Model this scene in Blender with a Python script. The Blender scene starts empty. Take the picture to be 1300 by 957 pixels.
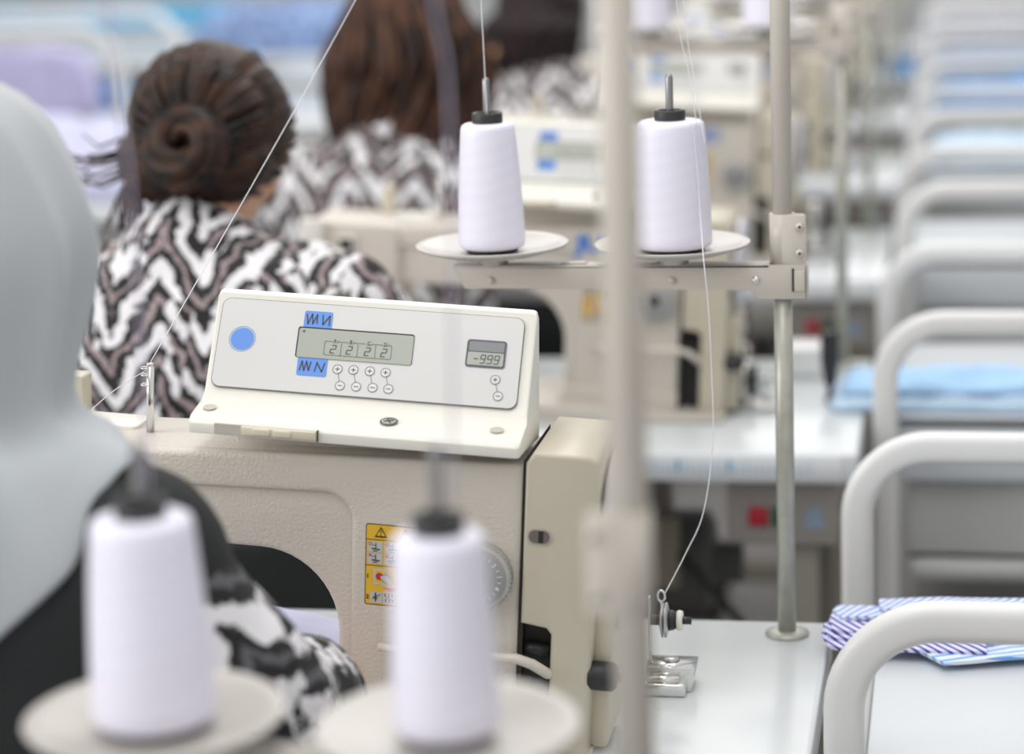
import bpy, bmesh, math, random
from mathutils import Vector, Matrix, noise
random.seed(7)
PI = math.pi
C = bpy.context.scene.collection
SC = bpy.context.scene

# ------------------------------------------------------------------ camera
F_PX = 2900.0
cam_d = bpy.data.cameras.new('camera')
cam = bpy.data.objects.new('camera', cam_d); C.objects.link(cam); SC.camera = cam
cam.location = (0, 0, 1.5)
cam.rotation_euler = (Matrix.Rotation(math.radians(11.1308), 4, 'Z') @ Matrix.Rotation(math.radians(90 - 11.9308), 4, 'X') @ Matrix.Rotation(math.radians(-2.1295), 4, 'Z')).to_euler()
cam_d.sensor_width = 36.0
cam_d.lens = F_PX / 1300 * 36
cam_d.shift_y = -(478.5 - 434.0) / 1300
cam_d.clip_start = 0.05
cam_d.dof.use_dof = True
cam_d.dof.focus_distance = 2.0
cam_d.dof.aperture_fstop = 2.7

# ------------------------------------------------------------------ light
SC.view_settings.view_transform = 'Standard'
SC.view_settings.look = 'None'
SC.view_settings.gamma = 1
SC.view_settings.use_curve_mapping = False
SC.view_settings.exposure = 0.13
w = bpy.data.worlds.new('world'); SC.world = w; w.use_nodes = True
w.node_tree.nodes['Background'].inputs[0].default_value = (1.0, 0.985, 0.965, 1)
w.node_tree.nodes['Background'].inputs[1].default_value = 0.74
def area(name, loc, target, sx, sy, power, col=(1, 1, 1)):
    l = bpy.data.lights.new(name, 'AREA'); l.shape = 'RECTANGLE'; l.size = sx; l.size_y = sy; l.energy = power; l.color = col
    o = bpy.data.objects.new(name, l); C.objects.link(o); o.location = loc
    o.rotation_euler = (Vector(target) - Vector(loc)).to_track_quat('-Z', 'Y').to_euler()
    return o
area('window_daylight', (-5.5, -0.5, 3.0), (-0.4, 2.6, 0.9), 4.0, 2.2, 140, (1.0, 0.99, 0.97))
area('ceiling_lamp', (-0.5, 3.0, 3.4), (-0.5, 3.0, 0), 1.2, 6.0, 55, (1.0, 0.985, 0.96))
area('ceiling_lamp', (-1.5, 9.0, 3.4), (-1.5, 9.0, 0), 3.0, 6.0, 90, (1.0, 0.99, 0.97))

# ------------------------------------------------------------------ materials
MATS = {}
def mat(name, col, rough=0.5, metal=0.0, bump=0.0, bscale=300.0, spec=0.5, vary=0.03, vscale=6.0, sss=0.0, sheen=0.0, alpha=None, coat=0.0):
    if name in MATS: return MATS[name]
    m = bpy.data.materials.new(name); m.use_nodes = True; nt = m.node_tree; b = nt.nodes['Principled BSDF']
    b.inputs['Roughness'].default_value = rough; b.inputs['Metallic'].default_value = metal
    b.inputs['Specular IOR Level'].default_value = spec
    b.inputs['Coat Weight'].default_value = coat
    if sheen: b.inputs['Sheen Weight'].default_value = sheen
    if sss:
        b.inputs['Subsurface Weight'].default_value = sss; b.inputs['Subsurface Scale'].default_value = 0.01
    tc = nt.nodes.new('ShaderNodeTexCoord')
    n = nt.nodes.new('ShaderNodeTexNoise'); n.inputs['Scale'].default_value = vscale; n.inputs['Detail'].default_value = 3
    nt.links.new(tc.outputs['Object'], n.inputs['Vector'])
    r = nt.nodes.new('ShaderNodeValToRGB')
    r.color_ramp.elements[0].position = 0.3; r.color_ramp.elements[1].position = 0.7
    r.color_ramp.elements[0].color = (*[c * (1 - vary) for c in col], 1)
    r.color_ramp.elements[1].color = (*[min(1, c * (1 + vary)) for c in col], 1)
    nt.links.new(n.outputs['Fac'], r.inputs[0]); nt.links.new(r.outputs[0], b.inputs['Base Color'])
    if bump:
        n2 = nt.nodes.new('ShaderNodeTexNoise'); n2.inputs['Scale'].default_value = bscale; n2.inputs['Detail'].default_value = 2
        nt.links.new(tc.outputs['Object'], n2.inputs['Vector'])
        bp = nt.nodes.new('ShaderNodeBump'); bp.inputs['Strength'].default_value = bump; bp.inputs['Distance'].default_value = 0.001
        nt.links.new(n2.outputs['Fac'], bp.inputs['Height']); nt.links.new(bp.outputs[0], b.inputs['Normal'])
    MATS[name] = m
    return m

def math_node(nt, op, a, b=None, c=None):
    n = nt.nodes.new('ShaderNodeMath'); n.operation = op
    for i, v in enumerate((a, b, c)):
        if v is None: continue
        if isinstance(v, (int, float)): n.inputs[i].default_value = v
        else: nt.links.new(v, n.inputs[i])
    return n.outputs[0]

def ikat(name, pink=True, px=0.10, amp=0.085, pz=0.078, seed=0.0, rot=0.0, blur=0.0, phase=0.0, stretch=(1, 1, 1)):
    """black / white / dusty pink chevron print"""
    m = bpy.data.materials.new(name); m.use_nodes = True; nt = m.node_tree; b = nt.nodes['Principled BSDF']
    b.inputs['Roughness'].default_value = 0.75; b.inputs['Sheen Weight'].default_value = 0.0
    tc = nt.nodes.new('ShaderNodeTexCoord'); mp = nt.nodes.new('ShaderNodeMapping')
    mp.inputs['Rotation'].default_value = (0, rot, 0); mp.inputs['Location'].default_value = (seed, 0, phase); mp.inputs['Scale'].default_value = stretch
    nt.links.new(tc.outputs['Object'], mp.inputs['Vector'])
    sx = nt.nodes.new('ShaderNodeSeparateXYZ'); nt.links.new(mp.outputs[0], sx.inputs[0])
    def noi(scale, sz):
        n = nt.nodes.new('ShaderNodeTexNoise'); n.inputs['Scale'].default_value = scale; n.inputs['Detail'].default_value = 3
        nt.links.new(mp.outputs[0], n.inputs['Vector'])
        return math_node(nt, 'MULTIPLY', math_node(nt, 'SUBTRACT', n.outputs['Fac'], 0.5), sz)
    x = math_node(nt, 'ADD', sx.outputs[0], noi(8, 0.05))
    tri = math_node(nt, 'PINGPONG', math_node(nt, 'DIVIDE', x, px), 0.5)
    v = math_node(nt, 'ADD', sx.outputs[2], math_node(nt, 'MULTIPLY', tri, amp * 2))
    v = math_node(nt, 'ADD', v, math_node(nt, 'ADD', noi(22, 0.062), noi(140, 0.024)))
    n3 = nt.nodes.new('ShaderNodeTexNoise'); n3.inputs['Scale'].default_value = 13; n3.inputs['Detail'].default_value = 4
    mp3 = nt.nodes.new('ShaderNodeMapping'); mp3.inputs['Location'].default_value = (3.1, 1.7, seed + 2); mp3.inputs['Scale'].default_value = (1.6, 1, 0.7); nt.links.new(mp.outputs[0], mp3.inputs[0]); nt.links.new(mp3.outputs[0], n3.inputs['Vector'])
    brk = math_node(nt, 'MULTIPLY', math_node(nt, 'GREATER_THAN', n3.outputs['Fac'], 0.56), 0.38)
    fr = math_node(nt, 'FRACT', math_node(nt, 'ADD', math_node(nt, 'ADD', math_node(nt, 'DIVIDE', v, pz), brk), 50.0))
    r = nt.nodes.new('ShaderNodeValToRGB'); cr = r.color_ramp; cr.interpolation = 'LINEAR'
    W = (0.78, 0.77, 0.80, 1); K = (0.008, 0.008, 0.010, 1); Pk = (0.33, 0.26, 0.27, 1)
    if not pink: Pk = (0.10, 0.10, 0.11, 1)
    stops = [(0.0, K), (0.05, W), (0.36, W), (0.40, K), (0.60, K), (0.64, Pk), (0.75, Pk), (0.79, K)]
    cr.elements[0].position = 0; cr.elements[0].color = stops[0][1]
    cr.elements[1].position = stops[1][0]; cr.elements[1].color = stops[1][1]
    for p, c in stops[2:]:
        e = cr.elements.new(p); e.color = c
    nt.links.new(fr, r.inputs[0]); nt.links.new(r.outputs[0], b.inputs['Base Color'])
    return m

def stripes(name, base, col, period, rot, duty=0.45):
    m = bpy.data.materials.new(name); m.use_nodes = True; nt = m.node_tree; b = nt.nodes['Principled BSDF']
    b.inputs['Roughness'].default_value = 0.8
    tc = nt.nodes.new('ShaderNodeTexCoord'); mp = nt.nodes.new('ShaderNodeMapping'); mp.inputs['Rotation'].default_value = (0, 0, rot)
    nt.links.new(tc.outputs['Object'], mp.inputs['Vector'])
    sx = nt.nodes.new('ShaderNodeSeparateXYZ'); nt.links.new(mp.outputs[0], sx.inputs[0])
    xz = math_node(nt, 'ADD', sx.outputs[0], sx.outputs[2])
    fr = math_node(nt, 'FRACT', math_node(nt, 'ADD', math_node(nt, 'DIVIDE', xz, period), 50.0))
    k = math_node(nt, 'LESS_THAN', fr, duty)
    mx = nt.nodes.new('ShaderNodeMix'); mx.data_type = 'RGBA'
    nt.links.new(k, mx.inputs[0]); mx.inputs[6].default_value = (*base, 1); mx.inputs[7].default_value = (*col, 1)
    nt.links.new(mx.outputs[2], b.inputs['Base Color'])
    return m

def hair_mat(name, dark, lite, scale=(60, 60, 6)):
    m = bpy.data.materials.new(name); m.use_nodes = True; nt = m.node_tree; b = nt.nodes['Principled BSDF']
    b.inputs['Roughness'].default_value = 0.5; b.inputs['Specular IOR Level'].default_value = 0.3
    tc = nt.nodes.new('ShaderNodeTexCoord'); mp = nt.nodes.new('ShaderNodeMapping'); mp.inputs['Scale'].default_value = scale
    nt.links.new(tc.outputs['Object'], mp.inputs['Vector'])
    n = nt.nodes.new('ShaderNodeTexNoise'); n.inputs['Scale'].default_value = 1.0; n.inputs['Detail'].default_value = 3
    nt.links.new(mp.outputs[0], n.inputs['Vector'])
    r = nt.nodes.new('ShaderNodeValToRGB'); r.color_ramp.elements[0].position = 0.35; r.color_ramp.elements[1].position = 0.68
    r.color_ramp.elements[0].color = (*dark, 1); r.color_ramp.elements[1].color = (*lite, 1)
    nt.links.new(n.outputs['Fac'], r.inputs[0]); nt.links.new(r.outputs[0], b.inputs['Base Color'])
    bp = nt.nodes.new('ShaderNodeBump'); bp.inputs['Strength'].default_value = 0.6; bp.inputs['Distance'].default_value = 0.003
    nt.links.new(n.outputs['Fac'], bp.inputs['Height']); nt.links.new(bp.outputs[0], b.inputs['Normal'])
    return m

def thread_mat():
    m = bpy.data.materials.new('wound_thread'); m.use_nodes = True; nt = m.node_tree; b = nt.nodes['Principled BSDF']
    b.inputs['Roughness'].default_value = 0.42; b.inputs['Sheen Weight'].default_value = 0.15
    tc = nt.nodes.new('ShaderNodeTexCoord')
    def wave(scale, rot, dist):
        mp = nt.nodes.new('ShaderNodeMapping'); mp.inputs['Rotation'].default_value = rot
        nt.links.new(tc.outputs['Object'], mp.inputs['Vector'])
        wv = nt.nodes.new('ShaderNodeTexWave'); wv.bands_direction = 'Z'; wv.inputs['Scale'].default_value = scale; wv.inputs['Distortion'].default_value = dist
        wv.inputs['Detail'].default_value = 2
        nt.links.new(mp.outputs[0], wv.inputs['Vector'])
        return wv.outputs['Fac']
    a = wave(120, (0.10, 0.16, 0), 1.0); c = wave(22, (-0.1, 0.22, 0), 2.5)
    h = math_node(nt, 'ADD', math_node(nt, 'MULTIPLY', a, 0.3), c)
    bp = nt.nodes.new('ShaderNodeBump'); bp.inputs['Strength'].default_value = 0.05; bp.inputs['Distance'].default_value = 0.00025
    nt.links.new(h, bp.inputs['Height']); nt.links.new(bp.outputs[0], b.inputs['Normal'])
    r = nt.nodes.new('ShaderNodeValToRGB'); r.color_ramp.elements[0].color = (0.79, 0.78, 0.91, 1); r.color_ramp.elements[1].color = (0.81, 0.80, 0.925, 1)
    nt.links.new(c, r.inputs[0]); nt.links.new(r.outputs[0], b.inputs['Base Color'])
    return m

M_body = mat('cast_beige_paint', (0.665, 0.618, 0.555), 0.36, bump=0.8, bscale=330, vary=0.012)
M_cover = mat('cover_beige_plastic', (0.575, 0.53, 0.425), 0.38, vary=0.015)
M_panel = mat('ivory_plastic', (0.80, 0.78, 0.72), 0.38, vary=0.01)
M_film = mat('grey_film', (0.63, 0.63, 0.625), 0.38, vary=0.006)
M_slider = mat('cream_plastic', (0.74, 0.68, 0.54), 0.4, vary=0.01)
M_dark = mat('dark_gap', (0.02, 0.02, 0.02), 0.6)
M_black = mat('black_plastic', (0.022, 0.023, 0.025), 0.45, bump=0.2, bscale=900)
M_chrome = mat('chrome', (0.72, 0.72, 0.70), 0.16, 1.0, vary=0.05, vscale=40)
M_steel = mat('brushed_steel', (0.5, 0.5, 0.5), 0.32, 1.0, vary=0.08, vscale=30)
M_dial = mat('grey_dial', (0.34, 0.34, 0.335), 0.38, 0.0)
M_dialrim = mat('grey_dial_rim', (0.47, 0.47, 0.45), 0.3, 0.2)
M_stand = mat('stand_grey_paint', (0.56, 0.52, 0.47), 0.32, vary=0.01)
M_galv = mat('galvanised_pole', (0.42, 0.42, 0.37), 0.38, 0.35, vary=0.10, vscale=60)
M_plate = mat('spool_plate_plastic', (0.50, 0.47, 0.44), 0.28, vary=0.01)
M_table = mat('white_laminate', (0.66, 0.70, 0.72), 0.20, vary=0.02, vscale=10)
M_edge = mat('white_table_edge', (0.78, 0.81, 0.85), 0.35, vary=0.01)
M_white = mat('white_paint', (0.78, 0.785, 0.79), 0.30, vary=0.01)
M_tray = mat('tray_white', (0.60, 0.64, 0.68), 0.35, vary=0.01)
M_grey = mat('grey_sheet_metal', (0.50, 0.51, 0.51), 0.5, vary=0.03)
M_leg = mat('taupe_leg_paint', (0.26, 0.245, 0.21), 0.5)
M_box = mat('taupe_box_plastic', (0.30, 0.275, 0.26), 0.5)
M_red = mat('red_button', (0.42, 0.02, 0.035), 0.4)
M_green = mat('green_button', (0.0, 0.09, 0.045), 0.4)
M_blue = mat('blue_print', (0.115, 0.28, 0.72), 0.45, vary=0.005)
M_logo = mat('blue_logo', (0.02, 0.20, 0.68), 0.45)
M_ink = mat('dark_ink', (0.055, 0.055, 0.075), 0.5)
M_line = mat('line_grey', (0.12, 0.12, 0.13), 0.5)
M_lcd = mat('lcd_glass', (0.36, 0.38, 0.33), 0.28, vary=0.01)
M_lcdink = mat('lcd_ink', (0.06, 0.085, 0.085), 0.4)
M_yellow = mat('yellow_sticker', (0.80, 0.50, 0.04), 0.45, vary=0.01)
M_icon = mat('icon_grey', (0.55, 0.56, 0.56), 0.5)
M_lred = mat('sticker_red', (0.55, 0.03, 0.06), 0.5)
M_white_print = mat('white_print', (0.8, 0.8, 0.8), 0.5)
M_thread = thread_mat()
M_strand = mat('thread_strand', (0.80, 0.80, 0.84), 0.5)
M_strandv = mat('violet_thread_strand', (0.45, 0.43, 0.55), 0.6)
M_floor = mat('floor_vinyl', (0.24, 0.235, 0.225), 0.4, vary=0.06, vscale=3)
M_wall = mat('wall_paint', (0.62, 0.64, 0.66), 0.7)
M_skin = mat('skin', (0.62, 0.34, 0.22), 0.5, sss=0.1, vary=0.05)
M_scarf = mat('grey_scarf_cloth', (0.47, 0.505, 0.535), 0.7, bump=0.15, bscale=700, vary=0.02, sheen=0.2)
M_blackcloth = mat('black_cloth', (0.016, 0.018, 0.019), 0.85, bump=0.3, bscale=900)
M_lav = mat('lavender_cloth', (0.52, 0.50, 0.76), 0.8, vary=0.10, vscale=14)
M_lav2 = mat('pale_lavender_cloth', (0.60, 0.61, 0.80), 0.8, vary=0.10, vscale=14)
M_sky = mat('light_blue_cloth', (0.40, 0.63, 0.90), 0.8, vary=0.10, vscale=16)
M_sky2 = mat('pale_blue_cloth', (0.55, 0.72, 0.90), 0.8, vary=0.08, vscale=16)
M_bluec = mat('mid_blue_cloth', (0.08, 0.28, 0.62), 0.8, vary=0.30, vscale=22)
M_mixed = mat('blue_print_cloth', (0.22, 0.32, 0.56), 0.8, vary=0.60, vscale=24)
M_turq = mat('turquoise_cloth', (0.12, 0.42, 0.68), 0.8, vary=0.2, vscale=8)
M_ikat = ikat('chevron_print', px=0.105, amp=0.085, pz=0.070)
M_ikat3 = ikat('chevron_print_small', px=0.11, amp=0.080, pz=0.075, seed=0.37)
M_ikat1 = ikat('chevron_print_sleeve', pink=False, px=0.12, amp=0.11, pz=0.080, seed=0.1, rot=0.75)
M_hair = hair_mat('brown_hair', (0.004, 0.003, 0.003), (0.055, 0.021, 0.010), (30, 30, 60))
M_hair_long = hair_mat('long_brown_hair', (0.006, 0.003, 0.003), (0.10, 0.038, 0.018), (55, 40, 12))
M_str_a = stripes('blue_white_stripe_cloth', (0.72, 0.76, 0.88), (0.16, 0.30, 0.72), 0.0075, 0.5, 0.35)
M_str_b = stripes('violet_white_stripe_cloth', (0.74, 0.74, 0.90), (0.06, 0.06, 0.38), 0.0085, -0.6, 0.42)
M_str_c = stripes('sky_white_stripe_cloth', (0.74, 0.80, 0.90), (0.17, 0.42, 0.82), 0.012, 1.15, 0.35)

# ------------------------------------------------------------------ mesh helpers
class MB:
    def __init__(s): s.bm = bmesh.new(); s.mi = 0
    def _add(s, verts, faces, smooth=False):
        vs = [s.bm.verts.new(v) for v in verts]
        for f in faces:
            try:
                fc = s.bm.faces.new([vs[i] for i in f]); fc.material_index = s.mi; fc.smooth = smooth
            except ValueError: pass
        return vs
    def box(s, a, b, bev=0.0, seg=2):
        x0, y0, z0 = a; x1, y1, z1 = b
        t = bmesh.new()
        bmesh.ops.create_cube(t, size=1)
        for v in t.verts: v.co = Vector(((x0 + x1) / 2 + v.co.x * (x1 - x0), (y0 + y1) / 2 + v.co.y * (y1 - y0), (z0 + z1) / 2 + v.co.z * (z1 - z0)))
        if bev: bmesh.ops.bevel(t, geom=t.edges[:], offset=bev, segments=seg, profile=0.5, affect='EDGES')
        s.merge(t, bev > 0); return s
    def merge(s, t, smooth=False):
        mp = {v: s.bm.verts.new(v.co) for v in t.verts}
        for f in t.faces:
            try:
                n = s.bm.faces.new([mp[v] for v in f.verts]); n.material_index = s.mi; n.smooth = smooth
            except ValueError: pass
        t.free()
    def prism(s, pts, axis, lo, hi, bev=0.0, seg=3, smooth=False):
        """pts 2D polygon; axis 'y': pts=(x,z); 'x': pts=(y,z); 'z': pts=(x,y)"""
        def P(p, h):
            return {'y': (p[0], h, p[1]), 'x': (h, p[0], p[1]), 'z': (p[0], p[1], h)}[axis]
        t = bmesh.new()
        a = [t.verts.new(P(p, lo)) for p in pts]; b = [t.verts.new(P(p, hi)) for p in pts]
        n = len(pts); f0 = t.faces.new(a); f1 = t.faces.new(b[::-1])
        for i in range(n): t.faces.new((a[i], b[i], b[(i + 1) % n], a[(i + 1) % n]))
        bmesh.ops.recalc_face_normals(t, faces=t.faces[:])
        if bev:
            es = list(set(f0.edges) | set(f1.edges))
            bmesh.ops.bevel(t, geom=es, offset=bev, segments=seg, profile=0.5, affect='EDGES', clamp_overlap=True)
        s.merge(t, smooth or bev > 0); return s
    def tube(s, pts, r, n=10, caps=True, smooth=True):
        pts = [Vector(p) for p in pts]; R = r if isinstance(r, (list, tuple)) else [r] * len(pts)
        rings = []; up = None
        for i, p in enumerate(pts):
            d = (pts[min(i + 1, len(pts) - 1)] - pts[max(i - 1, 0)]).normalized()
            if up is None:
                up = Vector((0, 0, 1)) if abs(d.z) < 0.9 else Vector((1, 0, 0))
            u = d.cross(up).normalized(); v = u.cross(d).normalized(); up = v
            rings.append([p + (u * math.cos(2 * PI * k / n) + v * math.sin(2 * PI * k / n)) * R[i] for k in range(n)])
        vs = [q for ring in rings for q in ring]; fs = []
        for i in range(len(pts) - 1):
            for k in range(n): fs.append((i * n + k, i * n + (k + 1) % n, (i + 1) * n + (k + 1) % n, (i + 1) * n + k))
        if caps: fs.append(tuple(range(n))[::-1]); fs.append(tuple((len(pts) - 1) * n + k for k in range(n)))
        s._add(vs, fs, smooth); return s
    def lathe(s, prof, c=(0, 0, 0), axis='z', n=40, smooth=True):
        vs = []; fs = []
        for (r, h) in prof:
            for k in range(n):
                a = 2 * PI * k / n; x, y = r * math.cos(a), r * math.sin(a)
                q = {'z': (x, y, h), 'x': (h, x, y), 'y': (x, h, y)}[axis]
                vs.append((q[0] + c[0], q[1] + c[1], q[2] + c[2]))
        m = len(prof)
        for i in range(m - 1):
            for k in range(n): fs.append((i * n + k, i * n + (k + 1) % n, (i + 1) * n + (k + 1) % n, (i + 1) * n + k))
        if prof[0][0] > 1e-6: fs.append(tuple(range(n))[::-1])
        if prof[-1][0] > 1e-6: fs.append(tuple((m - 1) * n + k for k in range(n)))
        s._add(vs, fs, smooth); return s
    def strip(s, pts, wd, fr, lift=0.0003, closed=False):
        """flat ribbon along 2D pts in frame fr=(O,U,V,N)"""
        O, U, V, N = fr
        P = [Vector(p) for p in pts]
        if closed: P = P + [P[0]]
        for i in range(len(P) - 1):
            a, b = P[i], P[i + 1]; d = (b - a)
            if d.length < 1e-9: continue
            d.normalize(); nn = Vector((-d.y, d.x)) * wd / 2; e = d * wd * 0.3
            q = [a - e + nn, b + e + nn, b + e - nn, a - e - nn]
            s._add([O + U * p.x + V * p.y + N * lift for p in q], [(3, 2, 1, 0)])
        return s
    def poly(s, pts, fr, lift=0.0003, thick=0.0):
        O, U, V, N = fr
        top = [O + U * p[0] + V * p[1] + N * lift for p in pts]; n = len(top)
        if not thick: s._add(top, [tuple(range(n))]); return s
        bot = [q - N * thick for q in top]
        s._add(top + bot, [tuple(range(n))] + [(i, i + n, (i + 1) % n + n, (i + 1) % n) for i in range(n)]); return s
    def build(s, name, m, parent=None, loc=None, wn=False, sub=0, fix=True):
        me = bpy.data.meshes.new(name)
        if fix: bmesh.ops.recalc_face_normals(s.bm, faces=s.bm.faces[:])
        s.bm.to_mesh(me); s.bm.free()
        for k in (m if isinstance(m, (list, tuple)) else [m]): me.materials.append(k)
        o = bpy.data.objects.new(name, me); C.objects.link(o)
        if parent is not None: o.parent = parent
        if loc: o.location = loc
        if sub:
            md = o.modifiers.new('sub', 'SUBSURF'); md.levels = sub; md.render_levels = sub
        return o

def tag(o, label=None, cat=None, group=None, kind=None):
    if label: o['label'] = label
    if cat: o['category'] = cat
    if group: o['group'] = group
    if kind: o['kind'] = kind
    return o
def empty(name, loc=(0, 0, 0), rot=(0, 0, 0)):
    o = bpy.data.objects.new(name, None); C.objects.link(o); o.location = loc; o.rotation_euler = rot
    o.empty_display_size = 0.05
    return o
def copy_tree(o, parent=None):
    c = o.copy(); C.objects.link(c); c.parent = parent
    for ch in list(o.children): copy_tree(ch, c)
    return c
def rrect(x0, y0, x1, y1, r, n=6):
    pts = []
    for cx, cy, a0 in ((x1 - r, y1 - r, 0), (x0 + r, y1 - r, 90), (x0 + r, y0 + r, 180), (x1 - r, y0 + r, 270)):
        for k in range(n + 1):
            a = math.radians(a0 + 90 * k / n); pts.append((cx + r * math.cos(a), cy + r * math.sin(a)))
    return pts
def circ(cx, cy, r, n=24): return [(cx + r * math.cos(2 * PI * k / n), cy + r * math.sin(2 * PI * k / n)) for k in range(n)]
def arc(cx, cz, r, a0, a1, n=10):
    return [(cx + r * math.cos(math.radians(a0 + (a1 - a0) * k / n)), cz + r * math.sin(math.radians(a0 + (a1 - a0) * k / n))) for k in range(n + 1)]
def text_mesh(mb, txt, size, fr, pos, ang=0.0, lift=0.0004, sx=1.0, align='CENTER', fat=0.0):
    cu = bpy.data.curves.new('t', 'FONT'); cu.body = txt; cu.size = size; cu.align_x = align; cu.align_y = 'CENTER'; cu.offset = fat
    ob = bpy.data.objects.new('t', cu); C.objects.link(ob)
    dg = bpy.context.evaluated_depsgraph_get(); me = bpy.data.meshes.new_from_object(ob.evaluated_get(dg))
    O, U, V, N = fr; ca, sa = math.cos(ang), math.sin(ang)
    vs = []
    for v in me.vertices:
        x, y = v.co.x * sx, v.co.y
        vs.append(O + U * (pos[0] + x * ca - y * sa) + V * (pos[1] + x * sa + y * ca) + N * lift)
    mb._add(vs, [tuple(p.vertices) for p in me.polygons])
    bpy.data.objects.remove(ob); bpy.data.curves.remove(cu); bpy.data.meshes.remove(me)
SEG = {'2': 'abged', '9': 'abcdfg', '-': 'g'}
def seven(mb, ch, x, y, h, w_, fr, th, slant=0.12, lift=0.0008):
    P = {'a': ((0, h), (w_, h)), 'b': ((w_, h), (w_, h / 2)), 'c': ((w_, h / 2), (w_, 0)), 'd': ((0, 0), (w_, 0)), 'e': ((0, 0), (0, h / 2)), 'f': ((0, h / 2), (0, h)), 'g': ((0, h / 2), (w_, h / 2))}
    for sgm in SEG[ch]:
        q = [(x + a + slant * b, y + b) for a, b in P[sgm]]
        a, b = Vector(q[0]), Vector(q[1]); d = (b - a) * 0.08
        mb.strip([a + d, b - d], th, fr, lift)

# ------------------------------------------------------------------ room
PITCH = 1.2
def struct(name, mb, m): o = mb.build(name, m); o['kind'] = 'structure'; return o
struct('floor', MB().box((-9, -1.2, -0.08), (5, 18, 0.0)), M_floor)
struct('wall_back', MB().box((-9, 18, 0), (5, 18.15, 3.6)), M_wall)
struct('wall_right', MB().box((5, -1.2, 0), (5.15, 18.15, 3.6)), M_wall)
for k in range(3):
    pass

# ------------------------------------------------------------------ sewing tables
def make_table(y0, label, x0=-1.28, x1=-0.115, tape=False, depth=0.555, group='white sewing tables of the near row'):
    t = empty('sewing_table', ((x0 + x1) / 2, y0 + depth / 2, 0)); tag(t, label, 'table', group)
    hw, hd = (x1 - x0) / 2, depth / 2
    mb = MB(); mb.prism(rrect(-hw, -hd, hw, hd, 0.006), 'z', 0.712, 0.75, 0.003, 2); mb.build('tabletop', [M_table], t)
    mb = MB(); mb.box((-hw + 0.02, -hd - 0.0025, 0.7125), (hw - 0.02, -hd + 0.001, 0.7485), 0.001, 1); mb.build('edge_band', M_edge, t)
    for sx in (-1, 1):
        for sy in (-1, 1):
            mb = MB(); cx, cy = sx * (hw - 0.075), sy * (hd - 0.07)
            mb.box((cx - 0.02, cy - 0.02, 0.0), (cx + 0.02, cy + 0.02, 0.712), 0.003); mb.build('leg', M_leg, t)
    mb = MB(); mb.box((-hw + 0.05, -0.02, 0.10), (hw - 0.05, 0.02, 0.14), 0.003); mb.build('crossbar', M_leg, t)
    if tape:
        tp = MB(); fr = (Vector((0, -hd - 0.0032, 0)), Vector((1, 0, 0)), Vector((0, 0, 1)), Vector((0, -1, 0)))
        m_tape = mat('pale_blue_tape_ink', (0.30, 0.62, 0.82), 0.5)
        x = -0.30 - 0.0
        for i in range(46):
            xx = hw - 0.42 + i * 0.008
            tp.strip([(xx, 0.722), (xx, 0.722 + (0.014 if i % 5 else 0.020))], 0.0012, fr)
        for i in range(5):
            xx = hw - 0.36 + i * 0.066
            tp.strip([(xx, 0.728), (xx, 0.741)], 0.005, fr)
        tp.build('measuring_tape', m_tape, t)
    return t
ORD = ['nearest', 'second', 'third', 'fourth', 'fifth', 'sixth', 'seventh', 'eighth']
make_table(0.645, 'white sewing table standing in front of the first operator, carrying the blurred foreground thread stand')
tl = ['white sewing table under the sharp sewing machine with the tilted display',
      'white sewing table with pale blue measuring tape along its front edge',
      'white sewing table of the third machine, before the long haired woman',
      'white sewing table of the fourth machine in the row',
      'white sewing table of the fifth machine in the row',
      'white sewing table of the sixth machine in the row',
      'white sewing table at the far end of the near row']
for k in range(1, 8): make_table(1.615 + PITCH * (k - 1), tl[k - 1], tape=(k == 2))

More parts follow.
